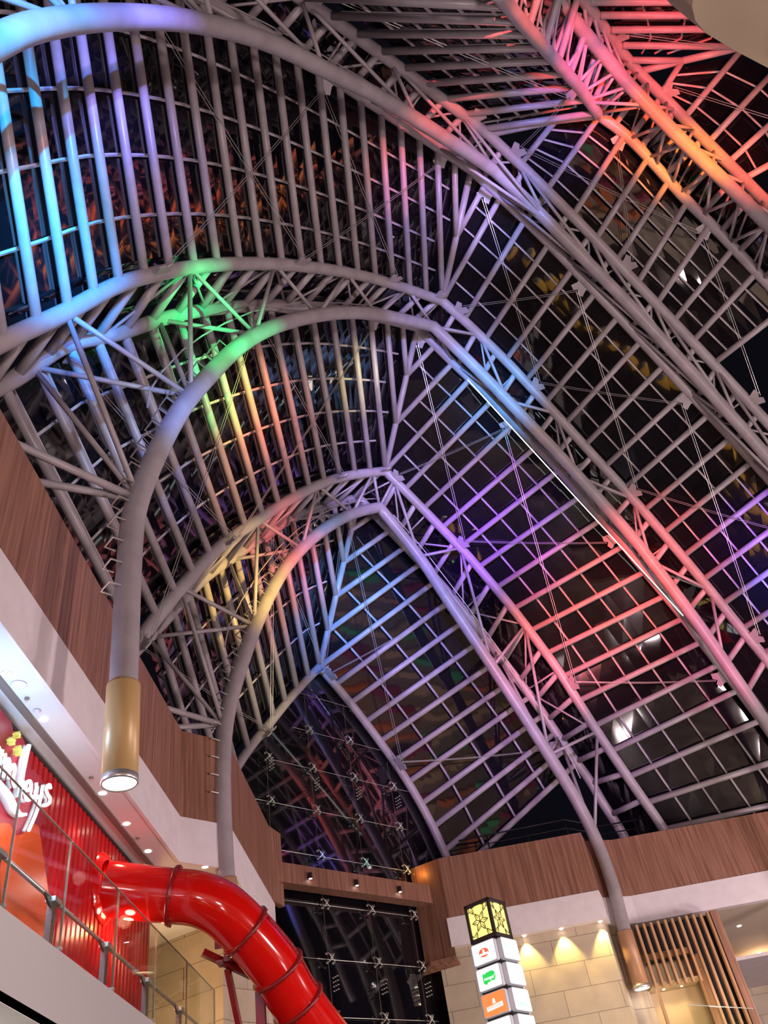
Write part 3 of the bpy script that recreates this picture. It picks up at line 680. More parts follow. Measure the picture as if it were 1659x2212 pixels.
# glass fins
for q, s in enumerate(SG):
    zt = END.z(s)-.03
    fin = empty('glass_fin', PS(s, 3.66, .6), 'tall clear glass fin standing behind the end wall spiders, %s from the left' % ORD[q], 'glass fin', 'glass fins of the end wall')
    bm = bmesh.new(); 
    for za, zb in ((.5, 1.598), (1.702, zt)): prism(bm, [PS(s, 3.665, za)-fin.location, PS(s, 3.665, zb)-fin.location, PS(s, 3.60, zb)-fin.location, PS(s, 3.60, za)-fin.location], Vector((R2, R2, 0)), .03)
    link('blade', bm, CGLASS, fin)
    for z in ((2.20, 1.14) if q else (2.26, 1.14)):
        for a in range(3):
            for b_ in range(4):
                bm = bmesh.new(); p = PS(s+.004, 3.655-.018*a, z+.02*b_)-fin.location
                tube(bm, [p-Vector((R2, R2, 0))*.03, p+Vector((R2, R2, 0))*.05], .028, 8); link('bolt', bm, CHROME, fin, True)
for q, (s, c_) in enumerate(zip(SG, [(.15, .9, .15), (.10, .25, 1.0), (.0, .8, .65), (1.0, .62, .12)])):
    r = empty('fin_uplight', PS(s, 3.612, 1.70), 'small %s uplight at the foot of a glass fin above the timber beam' % ['green', 'blue', 'teal', 'amber'][q], 'uplight')
    bm = bmesh.new(); lathe(bm, [(0, 0), (.07, 0), (.07, .08), (.05, .08)], Matrix(), 12); link('body', bm, BLACK, r)
    bm = bmesh.new(); disc(bm, (0, 0, .075), .05, Matrix(), 12); link('lens', bm, mat('uplight_lens', c_, .4, emit=c_, es=6), r)
    l = lamp('fin_light', 'SPOT', PS(s, 3.606, 1.715), 170, c_, spot_size=math.radians(70), spot_blend=.8, shadow_soft_size=.03); l.rotation_euler = (PI, 0, 0)
def spider(s, z, label):
    r = empty('spider_fitting', PS(s, 3.645, z), label, 'glass fitting', 'spider fittings on the end wall glass')
    T_ = Vector((R2, R2, 0)); Z_ = Vector((0, 0, 1)); N_ = Vector((-R2, R2, 0))
    bm = bmesh.new(); bmesh.ops.create_uvsphere(bm, u_segments=10, v_segments=6, radius=.07); link('hub', bm, CHROME, r, True)
    for a, b_ in ((1, 1), (-1, 1), (1, -1), (-1, -1)):
        e = T_*a*.15+Z_*b_*.17
        arm = TB('arm', [Vector((0, 0, 0)), e*.5-N_*.03, e, e+N_*.13], [.035, .028, .024, .03], CHROME, r, 6)
        M = Matrix.Translation(e+N_*.13)@N_.to_track_quat('Z', 'Y').to_matrix().to_4x4()
        bm = bmesh.new(); lathe(bm, [(0, -.02), (.05, -.02), (.05, .02), (0, .02)], M, 8); link('disc', bm, CHROME, arm)
for zi, z in enumerate(ZG):
    for si, s in enumerate(SG):
        if z > END.z(s)-.12: continue
        if abs(z-1.63) < .03: continue
        spider(s, z, 'steel spider fitting on the end glass, %s row from below, %s from the left' % (ORD[zi], ORD[si]))
# small spotlights under the timber beam
for q, s in enumerate((2.74, 3.05, 3.36)):
    c = PS(s, 3.545, 1.645)
    r = empty('spotlight', c, 'small black spotlight on the end wall timber beam, %s from the left' % ORD[q], 'spotlight', 'spotlights on the timber beam')
    M = Matrix.Rotation(PI, 4, 'X')
    bm = bmesh.new(); lathe(bm, [(0, -.12), (.08, -.12), (.08, .12), (0, .12)], M, 14); link('body', bm, BLACK, r)
    bm = bmesh.new(); disc(bm, (0, 0, .125), .07, M, 14); link('lens', bm, SPOTC, r)
# balcony railings behind the parapets (black)
def railing(name, pts, z0, z1, label, posts):
    root = empty(name, W(pts[0][0], pts[0][1], z0), label, 'railing'); off = -root.location
    for z in (z1, z0+(z1-z0)*.66, z0+(z1-z0)*.33):
        TB('rail', [W(x, y, z)+off for x, y in pts], .028 if z < z1 else .04, BLACK, root, 6)
    for a, b in zip(pts, pts[1:]):
        L_ = math.hypot(b[0]-a[0], b[1]-a[1]); n_ = max(1, round(L_/posts))
        for q in range(n_):
            t = q/n_; x, y = a[0]+(b[0]-a[0])*t, a[1]+(b[1]-a[1])*t
            TB('post', [W(x, y, z0-.06)+off, W(x, y, z1)+off], .035, BLACK, root, 6)
railing('balcony_railing', [(-.05, 5.34), (.95, 5.30), (1.20, 5.52), (4.0, 5.52)], 1.86, 2.02, 'black metal railing on top of the right timber parapet', .24)

# ------------------------------------------------------------------ column lamps
def axis(a, b): return (b-a).to_track_quat('Z', 'Y').to_matrix()
def column_lamp(p, r, h, tilt, sleeve, label, power, lens=DISC):
    root = empty('column_lamp', p, label, 'lamp')
    M = tilt.to_4x4()
    bm = bmesh.new(); lathe(bm, [(r*.86, h), (r*.97, h), (r, h-.05), (r, .28*r*2*.62), (r*.985, .28*r*2*.62)], M, 36); link('sleeve', bm, sleeve, root, True)
    bm = bmesh.new(); lathe(bm, [(r*1.0, .36*r), (r*1.02, .36*r), (r*1.03, .0), (r*.95, -.03), (r*.90, 0), (r*.90, .05)], M, 36); ring = link('chrome_ring', bm, CHROME, root, True)
    bm = bmesh.new(); disc(bm, (0, 0, .03), r*.9, M, 36); link('lens', bm, lens, ring)
    if power:
        l = lamp('lamp_light', 'SPOT', p + M.to_3x3() @ Vector((0, 0, -.1)), power*.6, (1, .93, .82), spot_size=math.radians(34), spot_blend=.6, shadow_soft_size=.2)
    return root
column_lamp(PS(.848, 1.82, 1.0), .352, 2.2, axis(PS(.848, 1.82, 1.0), PS(.838, 1.82, 1.3)), LAMPM, 'large gold cylinder lamp at the foot of the middle arch, chrome rim, lit', 600)
column_lamp(PS(1.85, 2.88, 1.0), .352, 2.2, axis(PS(1.85, 2.88, 1.0), PS(1.81, 2.88, 1.27)), LAMPB, 'cylinder lamp at the foot of the lower arch, half hidden behind the red slide', 300, DISCY)
column_lamp(PS(4.385, 2.88, 1.0), .352, 2.3, axis(PS(4.385, 2.88, 1.0), PS(4.39, 2.88, 1.25)), LAMPB, 'bronze cylinder lamp at the right foot of the lower arch, lit, before the stone wall', 200)

# ------------------------------------------------------------------ downlights and ceiling bits
def downlight(p, label, group, m=SPOTM, e=60, col=(1, .8, .55), r=.085, ang=95):
    root = empty('downlight', p, label, 'downlight', group)
    bm = bmesh.new(); lathe(bm, [(r, .0), (r*1.35, -.015), (r*1.35, .0)], Matrix(), 20); link('trim_ring', bm, WHITE, root)
    bm = bmesh.new(); disc(bm, (0, 0, -.012), r, Matrix.Rotation(PI, 4, 'X')@Matrix.Scale(1, 4), 20)
    for v in bm.verts: v.co.z = -.012
    link('lens', bm, m, root)
    if e: lamp('downlight_light', 'SPOT', p+Vector((0, 0, -.05)), e, col, spot_size=math.radians(ang), spot_blend=.5, shadow_soft_size=.08)
for q, (x, y) in enumerate([(-.971, 1.787), (-.970, 2.03), (-.971, 2.519), (-.973, 2.767), (-.974, 3.019)]):
    downlight(W(x, y, 1.311), 'small round ceiling downlight along the left gallery, %s from the front' % ORD[q], 'left gallery downlights', SPOTC if q < 2 else SPOTM, 90, (.8, .9, 1) if q < 2 else (1, .62, .32))
downlight(W(-.822, 3.255, 1.311), 'small round downlight in the orange lit ceiling above the red slide', 'left gallery downlights', SPOTM, 90, (1, .7, .4))
for q, (x, y) in enumerate([(.509, 5.075), (.718, 5.075), (.94, 5.075)]):
    downlight(W(x, y, 1.342), 'wall washing downlight above the right stone wall, %s from the sign tower' % ORD[q], 'wall washers on the right stone wall', SPOTM, 620, (1, .72, .22), .07, 78)
for q, (x, y) in enumerate([(1.882, 5.72), (2.2, 6.5), (1.507, 6.2)]):
    downlight(W(x, y, 1.345), 'downlight in the beige ceiling right of the timber slats, %s one' % ['upper', 'lower', 'left'][q], 'right ceiling downlights', SPOTM, 220, (1, .72, .42), .1, 130)
lamp('stone_wall_fill', 'POINT', W(.75, 4.72, .55), 200, (1, .78, .5), shadow_soft_size=.3)  # warm fill added to brighten the stone wall, no fixture there
lamp('niche_glow', 'POINT', W(1.35, 4.9, .75), 160, (1, .74, .45), shadow_soft_size=.3)
lamp('return_glow', 'POINT', PS(3.57, 3.585, 1.78), 14, (1, .45, .08), shadow_soft_size=.1)
# speaker, sensors on the left ceiling
r = empty('ceiling_speaker', W(-.965, 1.847, 1.31), 'flat round white speaker in the left ceiling between downlights', 'speaker')
bm = bmesh.new(); lathe(bm, [(.0, -.02), (.15, -.02), (.17, 0)], Matrix(), 24); link('grille', bm, WHITE, r)
for (x, y, lb) in [(-.97, 1.913, 'small chrome sprinkler next to the ceiling speaker'), (-.967, 2.402, 'small dark sprinkler in the left ceiling left of the gold lamp'), (-.972, 2.892, 'small dark sprinkler further along the left ceiling, above the red wall')]:
    r = empty('sprinkler', W(x, y, 1.31), lb, 'sprinkler')
    bm = bmesh.new(); lathe(bm, [(0, -.03), (.05, -.03), (.05, 0)], Matrix(), 14); link('cup', bm, GREYMET, r)
    bm = bmesh.new(); tube(bm, [(0, 0, -.03), (0, 0, -.10)], .014, 6); lathe(bm, [(0, -.10), (.03, -.10), (0, -.105)], Matrix(), 8); link('head', bm, CHROME, r)
r = empty('smoke_detector', W(-.97, 1.981, 1.31), 'small white smoke detector in the left ceiling beside the second downlight', 'smoke detector')
bm = bmesh.new(); lathe(bm, [(0, -.05), (.06, -.05), (.075, -.02), (.075, 0)], Matrix(), 18); link('body', bm, WHITE, r)
r = empty('ceiling_speaker', W(.352, .228, .552), 'grey round fitting at the right edge of the beige soffit', 'speaker')
bm = bmesh.new(); lathe(bm, [(0, -.01), (.085, -.012), (.10, 0)], Matrix(), 24); link('grille', bm, GREYMET, r)

# ------------------------------------------------------------------ toy shop front
XS = -1.05
front = empty('shop_facade', W(XS, 2.4, .726), 'red ribbed toy shop front behind the glass barrier at lower left', 'shop front'); off = -front.location
bm = bmesh.new(); prev = None; y = 1.2; ribs = []
while y < 3.30:
    for dy, dx in ((0, 0), (.005, .012), (.026, .012), (.031, 0)):
        ribs.append((XS+dx-.01, y+dy))
    y += .036
for a, b in zip(ribs, ribs[1:]):
    bm.faces.new([bm.verts.new(W(*p)+off) for p in ((a[0], a[1], .72), (b[0], b[1], .72), (b[0], b[1], 1.288), (a[0], a[1], 1.288))])
bmesh.ops.remove_doubles(bm, verts=bm.verts[:], dist=.001); link('ribbed_wall', bm, REDRIB, front)
bm = bmesh.new(); boxb(bm, W(XS-.03, 1.2, 1.288)+off, W(XS+.004, 3.31, 1.30)+off); link('top_channel', bm, BLACK, front)
bm = bmesh.new(); boxb(bm, W(XS-.06, 1.2, .72)+off, W(XS-.025, 3.305, 1.31)+off); link('backing', bm, DKRED, front)
def yz_plate(name, pts, x, th, m, parent, off, sm=0):
    P = catmull(pts+[pts[0]], sm)[:-1] if sm else pts
    bm = bmesh.new(); prism(bm, [W(x, a, b)+off for a, b in P], (1, 0, 0), th); return link(name, bm, m, parent)
yz_plate('crimson_board', [(1.979, 1.287), (1.999, 1.270), (2.037, 1.285), (2.067, 1.277), (2.101, 1.258), (2.127, 1.218), (2.151, 1.228), (2.2, 1.229), (2.232, 1.219), (2.26, 1.188), (2.27, 1.150), (2.25, 1.09), (2.18, 1.03), (2.09, .99), (2.0, .95), (1.918, .93), (1.7, .93), (1.7, 1.287)], XS+.004, .08, CRIM, front, off)
yz_plate('orange_board', [(1.98, 1.0), (2.02, 1.018), (2.051, 1.027), (2.091, 1.013), (2.131, 1.031), (2.155, 1.056), (2.183, 1.083), (2.217, 1.090), (2.250, 1.05), (2.30, .99), (2.35, .93), (2.375, .86), (2.36, .76), (2.10, .76), (2.07, .84), (2.02, .93)], XS+.012, .08, ORANGE, front, off)
yz_plate('orange_board', [(1.7, 1.0), (1.93, .98), (1.99, .93), (2.03, .85), (2.04, .76), (1.7, .76)], XS+.012, .08, ORANGE, front, off)
# sign with script letters, partly outside the picture on the left
sign = empty('shop_sign', W(XS+.03, 2.1, 1.12), 'glowing white script shop sign on the red front at the left edge', 'sign'); off = -sign.location
STR = {'l': [[(2.06, 1.254), (2.054, 1.21), (2.05, 1.165), (2.052, 1.13), (2.053, 1.101)]],
 'e': [[(2.083, 1.13), (2.104, 1.146), (2.107, 1.162), (2.092, 1.163), (2.078, 1.145), (2.08, 1.124), (2.097, 1.112), (2.119, 1.123), (2.13, 1.136)]],
 'y': [[(2.137, 1.179), (2.143, 1.164), (2.141, 1.150), (2.157, 1.145), (2.173, 1.155)], [(2.179, 1.19), (2.179, 1.161), (2.174, 1.132), (2.16, 1.094), (2.147, 1.067), (2.134, 1.041)]],
 's': [[(2.233, 1.204), (2.225, 1.212), (2.212, 1.205), (2.206, 1.189), (2.22, 1.181), (2.238, 1.178), (2.236, 1.162), (2.216, 1.148), (2.200, 1.140)]],
 'm': [[(1.937, 1.168), (1.948, 1.14), (1.950, 1.108)], [(1.947, 1.143), (1.960, 1.163), (1.972, 1.151), (1.978, 1.116)], [(1.979, 1.142), (1.993, 1.163), (2.004, 1.154), (2.003, 1.124), (2.019, 1.112)]],
 'a': [[(1.915, 1.160), (1.890, 1.165), (1.875, 1.140), (1.885, 1.112), (1.905, 1.118), (1.917, 1.145)], [(1.920, 1.168), (1.915, 1.13), (1.925, 1.108)]],
 'h': [[(1.80, 1.262), (1.80, 1.18), (1.805, 1.10), (1.82, 1.08)], [(1.86, 1.25), (1.853, 1.18), (1.856, 1.10)], [(1.80, 1.175), (1.83, 1.18), (1.857, 1.178)]],
 'underline': [[(1.85, 1.10), (1.90, 1.085), (1.976, 1.079), (2.007, 1.072), (2.043, 1.060), (2.074, 1.060), (2.105, 1.074)]]}
for k_, ss in STR.items():
    bm = bmesh.new(); bs = bmesh.new()
    for s_ in ss:
        P = catmull(s_, 5); r_ = [.040]*len(P)
        if k_ == 'underline': r_ = [.035+.045*math.sin(PI*min(1, q/len(P)*1.1))for q in range(len(P))]
        if k_ == 'l': r_ = [.052]*len(P)
        tube(bm, [W(XS+.034, a, b)+off for a, b in P], r_, 8)
        tube(bs, [W(XS+.020, a, b)+off for a, b in P], [q*1.08 for q in r_], 8)
    link('underline' if k_ == 'underline' else 'letter', bm, SIGNW, sign, True); link('letter_return', bs, SIGNSIDE, sign, True)
for q, (a, b, r_) in enumerate([(1.992, 1.251, .010), (1.968, 1.220, .012), (2.012, 1.214, .015)]):
    st = empty('star_ornament', W(XS+.02, a, b), 'yellow five pointed star above the script sign, %s' % ['topmost of three', 'leftmost of three', 'largest and lowest of three'][q], 'star', 'yellow stars above the sign')
    bm = bmesh.new(); pts = []
    for k_ in range(10):
        an = PI/2+.2+k_*PI/5; rr = r_*(1 if k_ % 2 == 0 else .45); pts.append(Vector((0, rr*U*math.cos(an), rr*U*math.sin(an))))
    prism(bm, pts, (1, 0, 0), .14); link('star', bm, STARY, st)
lamp('sign_glow', 'POINT', W(XS+.09, 2.10, 1.10), 25, (.9, .95, 1), shadow_soft_size=.5)
for y_ in (2.0, 2.4, 2.8): lamp('shop_light', 'POINT', W(-.96, y_, 1.0), 22, (1, .75, .65), shadow_soft_size=.15)
lamp('ceiling_wash_orange', 'POINT', W(-.975, 2.85, 1.02), 130, (1, .36, .12), shadow_soft_size=.2)
lamp('lower_ceiling_fill', 'POINT', W(-1.15, 2.0, .25), 160, (1, .9, .8), shadow_soft_size=.3)  # fill added beneath the lower ceiling to lift it, no fixture there
lamp('ceiling_wash_left', 'POINT', W(-1.2, 3.62, .9), 330, (1, .62, .28), shadow_soft_size=.3)
lamp('ceiling_wash_cool', 'POINT', W(-.985, 1.75, 1.05), 330, (.30, .60, 1), shadow_soft_size=.3)

# ------------------------------------------------------------------ left glass barrier and handrail
PY = [1.45, 1.80, 2.124, 2.515, 2.898, 3.285, 3.70]
for q in range(len(PY)-1):
    a, b = PY[q]+.03, PY[q+1]+.026
    r = empty('glass_barrier', W(-.905, a, .726), 'tall clear glass barrier pane on the left gallery edge, %s from the front' % ORD[q], 'glass barrier', 'glass panes of the left gallery')
    bm = bmesh.new(); boxb(bm, Vector((0, 0, 0)), Vector((.05, (b-a)*U-.03, .272*U))); link('pane', bm, CGLASS, r)
    bm = bmesh.new(); boxb(bm, Vector((0, 0, .272*U)), Vector((.05, (b-a)*U-.03, .272*U+.006))); link('top_edge', bm, CEDGE, r)
    bm = bmesh.new(); boxb(bm, Vector((0, (b-a)*U-.03, 0)), Vector((.05, (b-a)*U-.020, .272*U))); link('side_edge', bm, CEDGE, r)
hr = empty('handrail', W(-.92, 1.2, .845), 'round steel handrail along the left gallery behind the glass', 'handrail'); off = -hr.location
TB('tube', [W(-.925, 1.2, .845)+off, W(-.925, 4.0, .845)+off], .045, CHROME, hr, 12)
for y_ in PY:
    bm = bmesh.new(); boxb(bm, W(-.930, y_-.012, .722)+off, W(-.915, y_+.012, .838)+off); link('post', bm, GREYMET, hr)
    bm = bmesh.new(); boxb(bm, W(-.934, y_-.018, .833)+off, W(-.908, y_+.024, .845)+off); link('bracket', bm, CHROME, hr)
    bm = bmesh.new(); prism(bm, [W(-.925, y_-.06, .843)+off, W(-.925, y_-.018, .822)+off, W(-.925, y_, .822)+off, W(-.925, y_, .843)+off], (1, 0, 0), .05); link('bracket', bm, GREYMET, hr)
    bm = bmesh.new(); boxb(bm, W(-.912, y_+.022, .728)+off, W(-.898, y_+.034, .736)+off); link('clamp', bm, CHROME, hr)
# ------------------------------------------------------------------ red tube slide
sl = empty('tube_slide', W(-1.04, 2.80, 1.115), 'glossy red enclosed tube slide coming out of the shop front and curving down', 'slide'); off = -sl.location
SPTS = [(-1.045, 2.80, 1.118), (-.93, 2.835, 1.095), (-.827, 2.854, 1.073), (-.744, 2.867, 1.052), (-.674, 2.897, 1.015), (-.61, 2.955, .954), (-.563, 3.005, .898), (-.525, 3.053, .844), (-.491, 3.115, .776), (-.447, 3.177, .706), (-.40, 3.24, .64), (-.33, 3.33, .54)]
SD = catmull(SPTS, 6); RS = .69
cuts = [0, 12, 30, 42, 50, len(SD)-1]
for a, b in zip(cuts, cuts[1:]):
    bm = bmesh.new(); tube(bm, [W(*p)+off for p in SD[a:b+1]], RS, 40, caps=False); link('tube_section', bm, RED, sl, True)
for c_ in cuts[1:-1]:
    p = W(*SD[c_])+off; d = (W(*SD[c_+1])-W(*SD[c_-1])).normalized(); M = Matrix.Translation(p)@d.to_track_quat('Z', 'Y').to_matrix().to_4x4()
    bm = bmesh.new(); lathe(bm, [(RS, -.05), (RS+.07, -.045), (RS+.08, -.01), (RS+.08, .01), (RS+.07, .045), (RS, .05)], M, 40); link('flange', bm, DKRED, sl, True)
    for k_ in range(16):
        an = k_*PI/8; bm = bmesh.new(); bmesh.ops.create_uvsphere(bm, u_segments=6, v_segments=4, radius=.032, matrix=M@Matrix.Translation((math.cos(an)*(RS+.055), math.sin(an)*(RS+.055), .045))); link('flange_bolt', bm, DKRED, sl)
bm = bmesh.new()
d = Vector((1, 0, 0)); M = Matrix.Translation(W(-1.045, 2.80, 1.118)+off)@d.to_track_quat('Z', 'Y').to_matrix().to_4x4()
lathe(bm, [(RS, .12), (RS+.10, .10), (RS+.22, .0)], M, 40); link('wall_collar', bm, RED, sl, True)
# lengthwise seam with its bolts
sp = []
for q in range(31, 50):
    p = W(*SD[q]); d = (W(*SD[q+1])-W(*SD[q-1])).normalized(); v = (Vector((.35, -.45, .15))-p*0+Vector((0, 0, .25))); v = (v-d*v.dot(d)).normalized(); sp.append(p+v*(RS+.012)+off)
TB('seam', sp, .028, DKRED, sl, 6)
for p in sp[1:-1]:
    bm = bmesh.new(); bmesh.ops.create_uvsphere(bm, u_segments=6, v_segments=4, radius=.04, matrix=Matrix.Translation(p)); link('seam_bolt', bm, DKRED, sl)
sup = empty('slide_support', W(-.60, 3.12, .5), 'dark red steel post and beams carrying the red tube slide', 'support'); off = -sup.location
def beam(name, a, b, w, m=DKRED): return TB(name, [W(*a)+off, W(*b)+off], w, m, sup, 4, ang=PI/4)
beam('post', (-.600, 3.12, .20), (-.600, 3.12, .86), .17)
beam('beam', (-.765, 3.00, .925), (-.600, 3.10, .84), .12)
beam('strut', (-.694, 3.05, .875), (-.665, 3.18, .62), .10)
beam('bracket', (-.69, 3.03, .955), (-.69, 3.03, .89), .11)
bm = bmesh.new(); boxb(bm, W(-.725, 3.0, .93)+off, W(-.66, 3.012, .975)+off); link('plate', bm, DKRED, sup)
for dx in (-.02, .02):
    bm = bmesh.new(); boxb(bm, W(-.69+dx-.012, 3.00, .885)+off, W(-.69+dx+.012, 3.06, .892)+off); link('clamp', bm, DKRED, sup)

# ------------------------------------------------------------------ sign tower
TX, TY, TZ = .272, 4.22, 1.283
tower = empty('sign_tower', W(TX, TY, -.2), 'tall tenant sign tower with yellow lattice lantern on top and white light boxes', 'sign tower'); 
TM = Matrix.Rotation(math.radians(-36), 4, 'Z')
def tl(p): return TM @ Vector(p)
hw = .57
bm = bmesh.new(); boxb(bm, (-hw*.93, -hw*.93, 0), (hw*.93, hw*.93, (TZ+.2)*U-1.42), TM); link('core', bm, BLACK, tower)
lz0 = (TZ+.2)*U-1.32; lz1 = (TZ+.2)*U
LAT = mat('yellow_lantern_panel', (.9, .75, .2), .5, emit=(1, .80, .20), es=1.35)
FR = mat('dark_bronze_frame', (.045, .038, .036), .5)
bm = bmesh.new(); boxb(bm, (-hw*.90, -hw*.90, lz0+.03), (hw*.90, hw*.90, lz1-.03), TM); link('lantern_glow', bm, LAT, tower)
bm = bmesh.new()
for sx_ in (-1, 1):
    for sy_ in (-1, 1): boxb(bm, (sx_*hw-.07*(sx_ > 0)*1.6, sy_*hw-.07*(sy_ > 0)*1.6, lz0), (sx_*hw+.07*(sx_ < 0)*1.6, sy_*hw+.07*(sy_ < 0)*1.6, lz1), TM)
for z_ in (lz0-.02, lz1-.12):
    boxb(bm, (-hw, -hw, z_), (hw, hw, z_+.13), TM)
link('lantern_frame', bm, FR, tower)
# lattice of six-petal flowers on the four faces
def lattice(face):
    bm = bmesh.new(); e = hw*.915; R_ = .27
    def P(u, v):
        u = max(-hw*.86, min(hw*.86, u)); v = max(.05, min(lz1-lz0-.1, v))
        q = {0: (u, -e, lz0+v), 1: (e, u, lz0+v), 2: (-u, e, lz0+v), 3: (-e, -u, lz0+v)}[face]; return tl(q)
    cx_ = [(0, .64), (-.40, .02), (.40, .02), (-.40, 1.26), (.40, 1.26)]
    for (a, b) in cx_:
        for k_ in range(6):
            an = k_*PI/3+.52; an2 = an+PI/3; am = (an+an2)/2
            p0 = (a, b); p1 = (a+R_*.62*math.cos(an), b+R_*.62*math.sin(an)); p2 = (a+R_*1.02*math.cos(an+.35), b+R_*1.02*math.sin(an+.35)); p3 = (a+R_*1.32*math.cos(am), b+R_*1.32*math.sin(am)); p4 = (a+R_*1.02*math.cos(an2-.35), b+R_*1.02*math.sin(an2-.35)); p5 = (a+R_*.62*math.cos(an2), b+R_*.62*math.sin(an2))
            for s_, t_ in ((p0, p1), (p1, p2), (p2, p3), (p3, p4), (p4, p5)):
                if abs(s_[0]) < hw*.88 and 0.02 < s_[1] < 1.3: tube(bm, [P(*s_), P(*t_)], .016, 4)
            q0 = (a+R_*.55*math.cos(am), b+R_*.55*math.sin(am)); q1 = (a+R_*1.1*math.cos(am), b+R_*1.1*math.sin(am))
            if abs(q0[0]) < hw*.88 and 0.02 < q0[1] < 1.3: tube(bm, [P(*q0), P(*q1)], .014, 4)
    link('lattice', bm, FR, tower)
for f_ in range(4): lattice(f_)
BOXW = mat('light_box_face', (1, 1, 1), .4, emit=(.96, .98, 1), es=1.25)
BOXE = mat('light_box_rim', (.62, .63, .66), .35, emit=(.8, .82, .9), es=.12)
BOXO = mat('orange_light_box_face', (1, .25, .08), .4, emit=(1, .22, .06), es=1.0)
def ink(name, c, es=.8): return mat(name, c, .5, emit=c, es=es)
INKR = ink('orange_red_print', (.85, .13, .06)); INKG = ink('green_print', (.02, .62, .10), .9); INKT = ink('teal_print', (.05, .55, .50)); INKW = ink('white_print', (1, 1, 1), 1.2); INKK = ink('grey_print', (.35, .38, .38), .5)
def face_pt(face, u, v, out):
    e = hw+out
    return tl({0: (u, -e, v), 1: (e, u, v), 3: (-e, -u, v), 2: (-u, e, v)}[face])
def rr(w, h, r, n_=4):
    P = []
    for cx_, cy_, a0 in ((w-r, h-r, 0), (-w+r, h-r, PI/2), (-w+r, -h+r, PI), (w-r, -h+r, 3*PI/2)):
        for k_ in range(n_+1): an = a0+PI/2*k_/n_; P.append((cx_+r*math.cos(an), cy_+r*math.sin(an)))
    return P
RIM = [None]
def box_sign(face, level, m=BOXW):
    zc = lz0-.08-.38-.82*level; w, h = hw*.92, .36
    nrm = {0: Vector((0, -1, 0)), 1: Vector((1, 0, 0)), 2: Vector((0, 1, 0)), 3: Vector((-1, 0, 0))}[face]; nrm = (TM.to_3x3()@nrm)
    bm = bmesh.new(); prism(bm, [face_pt(face, u, zc+v, -.06) for u, v in rr(w, h, .07)], nrm, .19); rim = link('light_box', bm, BOXE, tower); RIM[0] = rim
    bm = bmesh.new(); prism(bm, [face_pt(face, u, zc+v, .128) for u, v in rr(w*.93, h*.92, .05)], nrm, .012); link('lit_face', bm, m, rim)
    return zc, nrm
def decal(face, zc, pts, m, name='print'):
    bm = bmesh.new(); nrm = {0: Vector((0, -1, 0)), 1: Vector((1, 0, 0))}[face]; nrm = TM.to_3x3()@nrm; pts = [(a*.82, b*.82) for a, b in pts]
    prism(bm, [face_pt(face, u, zc+v, .142) for u, v in pts], nrm, .004); return link(name, bm, m, RIM[0])
def text(face, zc, s_, u, v, size, m, slant=0, up=.147):
    cu = bpy.data.curves.new('t', 'FONT'); cu.body = s_; cu.size = size*.82; u *= .82; v *= .82; cu.align_x = 'CENTER'; cu.align_y = 'CENTER'; cu.extrude = .002; cu.shear = slant
    to = bpy.data.objects.new('t', cu); COL.objects.link(to); bpy.context.view_layer.update()
    me = bpy.data.meshes.new_from_object(to.evaluated_get(bpy.context.evaluated_depsgraph_get())); bpy.data.objects.remove(to)
    ex = {0: Vector((1, 0, 0)), 1: Vector((0, 1, 0))}[face]; ex = TM.to_3x3()@ex; ez = Vector((0, 0, 1)); en = ex.cross(ez)
    o3 = face_pt(face, u, zc+v, up)
    for vtx in me.vertices: c = vtx.co.copy(); vtx.co = o3+ex*c.x+ez*c.y+en*c.z
    me.materials.clear(); me.materials.append(m); o = bpy.data.objects.new('lettering', me); COL.objects.link(o); o.parent = RIM[0]; return o
def ell(cx_, cy_, a, b, n_=24, a0=0, a1=2*PI): return [(cx_+a*math.cos(a0+(a1-a0)*k_/n_), cy_+b*math.sin(a0+(a1-a0)*k_/n_)) for k_ in range(n_)]
for lv in range(0, 8):
    for fc in range(4):
        z_, _ = box_sign(fc, lv, BOXO if (lv == 2 and fc == 0) else BOXW)
        if lv == 0 and fc == 0:
            decal(0, z_, ell(0, 0, .27, .18), INKR); 
            o3 = decal(0, z_, ell(0, .06, .055, .075), INKW); o3.location += TM.to_3x3()@Vector((0, -.006, 0))
            o3 = decal(0, z_, [(-.25, -.10), (-.22, .0), (-.12, -.03), (-.06, .0), (.06, .0), (.12, -.03), (.22, .0), (.25, -.10)], INKW); o3.location += TM.to_3x3()@Vector((0, -.006, 0))
        if lv == 0 and fc == 1:
            text(1, z_, '*', -.30, .02, .42, INKT)
        if lv == 1 and fc == 0:
            decal(0, z_, [(-.33, -.10), (-.31, .17), (-.25, .22), (-.18, .17), (-.12, .22), (.22, .24), (.33, .16), (.35, -.06), (.28, -.12), (.27, -.20), (.18, -.14), (-.10, -.18), (-.16, -.24), (-.28, -.20)], INKG)
            text(0, z_, 'mango!', .0, -.01, .19, INKW, .25, .149)
        if lv == 2 and fc == 0:
            decal(0, z_, ell(0, .12, .06, .08), INKW); decal(0, z_, [(-.10, .02), (.10, .02), (.05, .07), (-.05, .07)], INKW)
            decal(0, z_, [(-.42, -.22), (.42, -.17), (.42, .0), (-.42, -.06)], INKW); text(0, z_, 'KAREEMS', 0, -.11, .17, INKR, 0, .149)
        if lv == 2 and fc == 1:
            text(1, z_, '( /', -.02, .16, .26, INKK, .3); text(1, z_, 'Ainaz', -.05, -.16, .22, INKT)

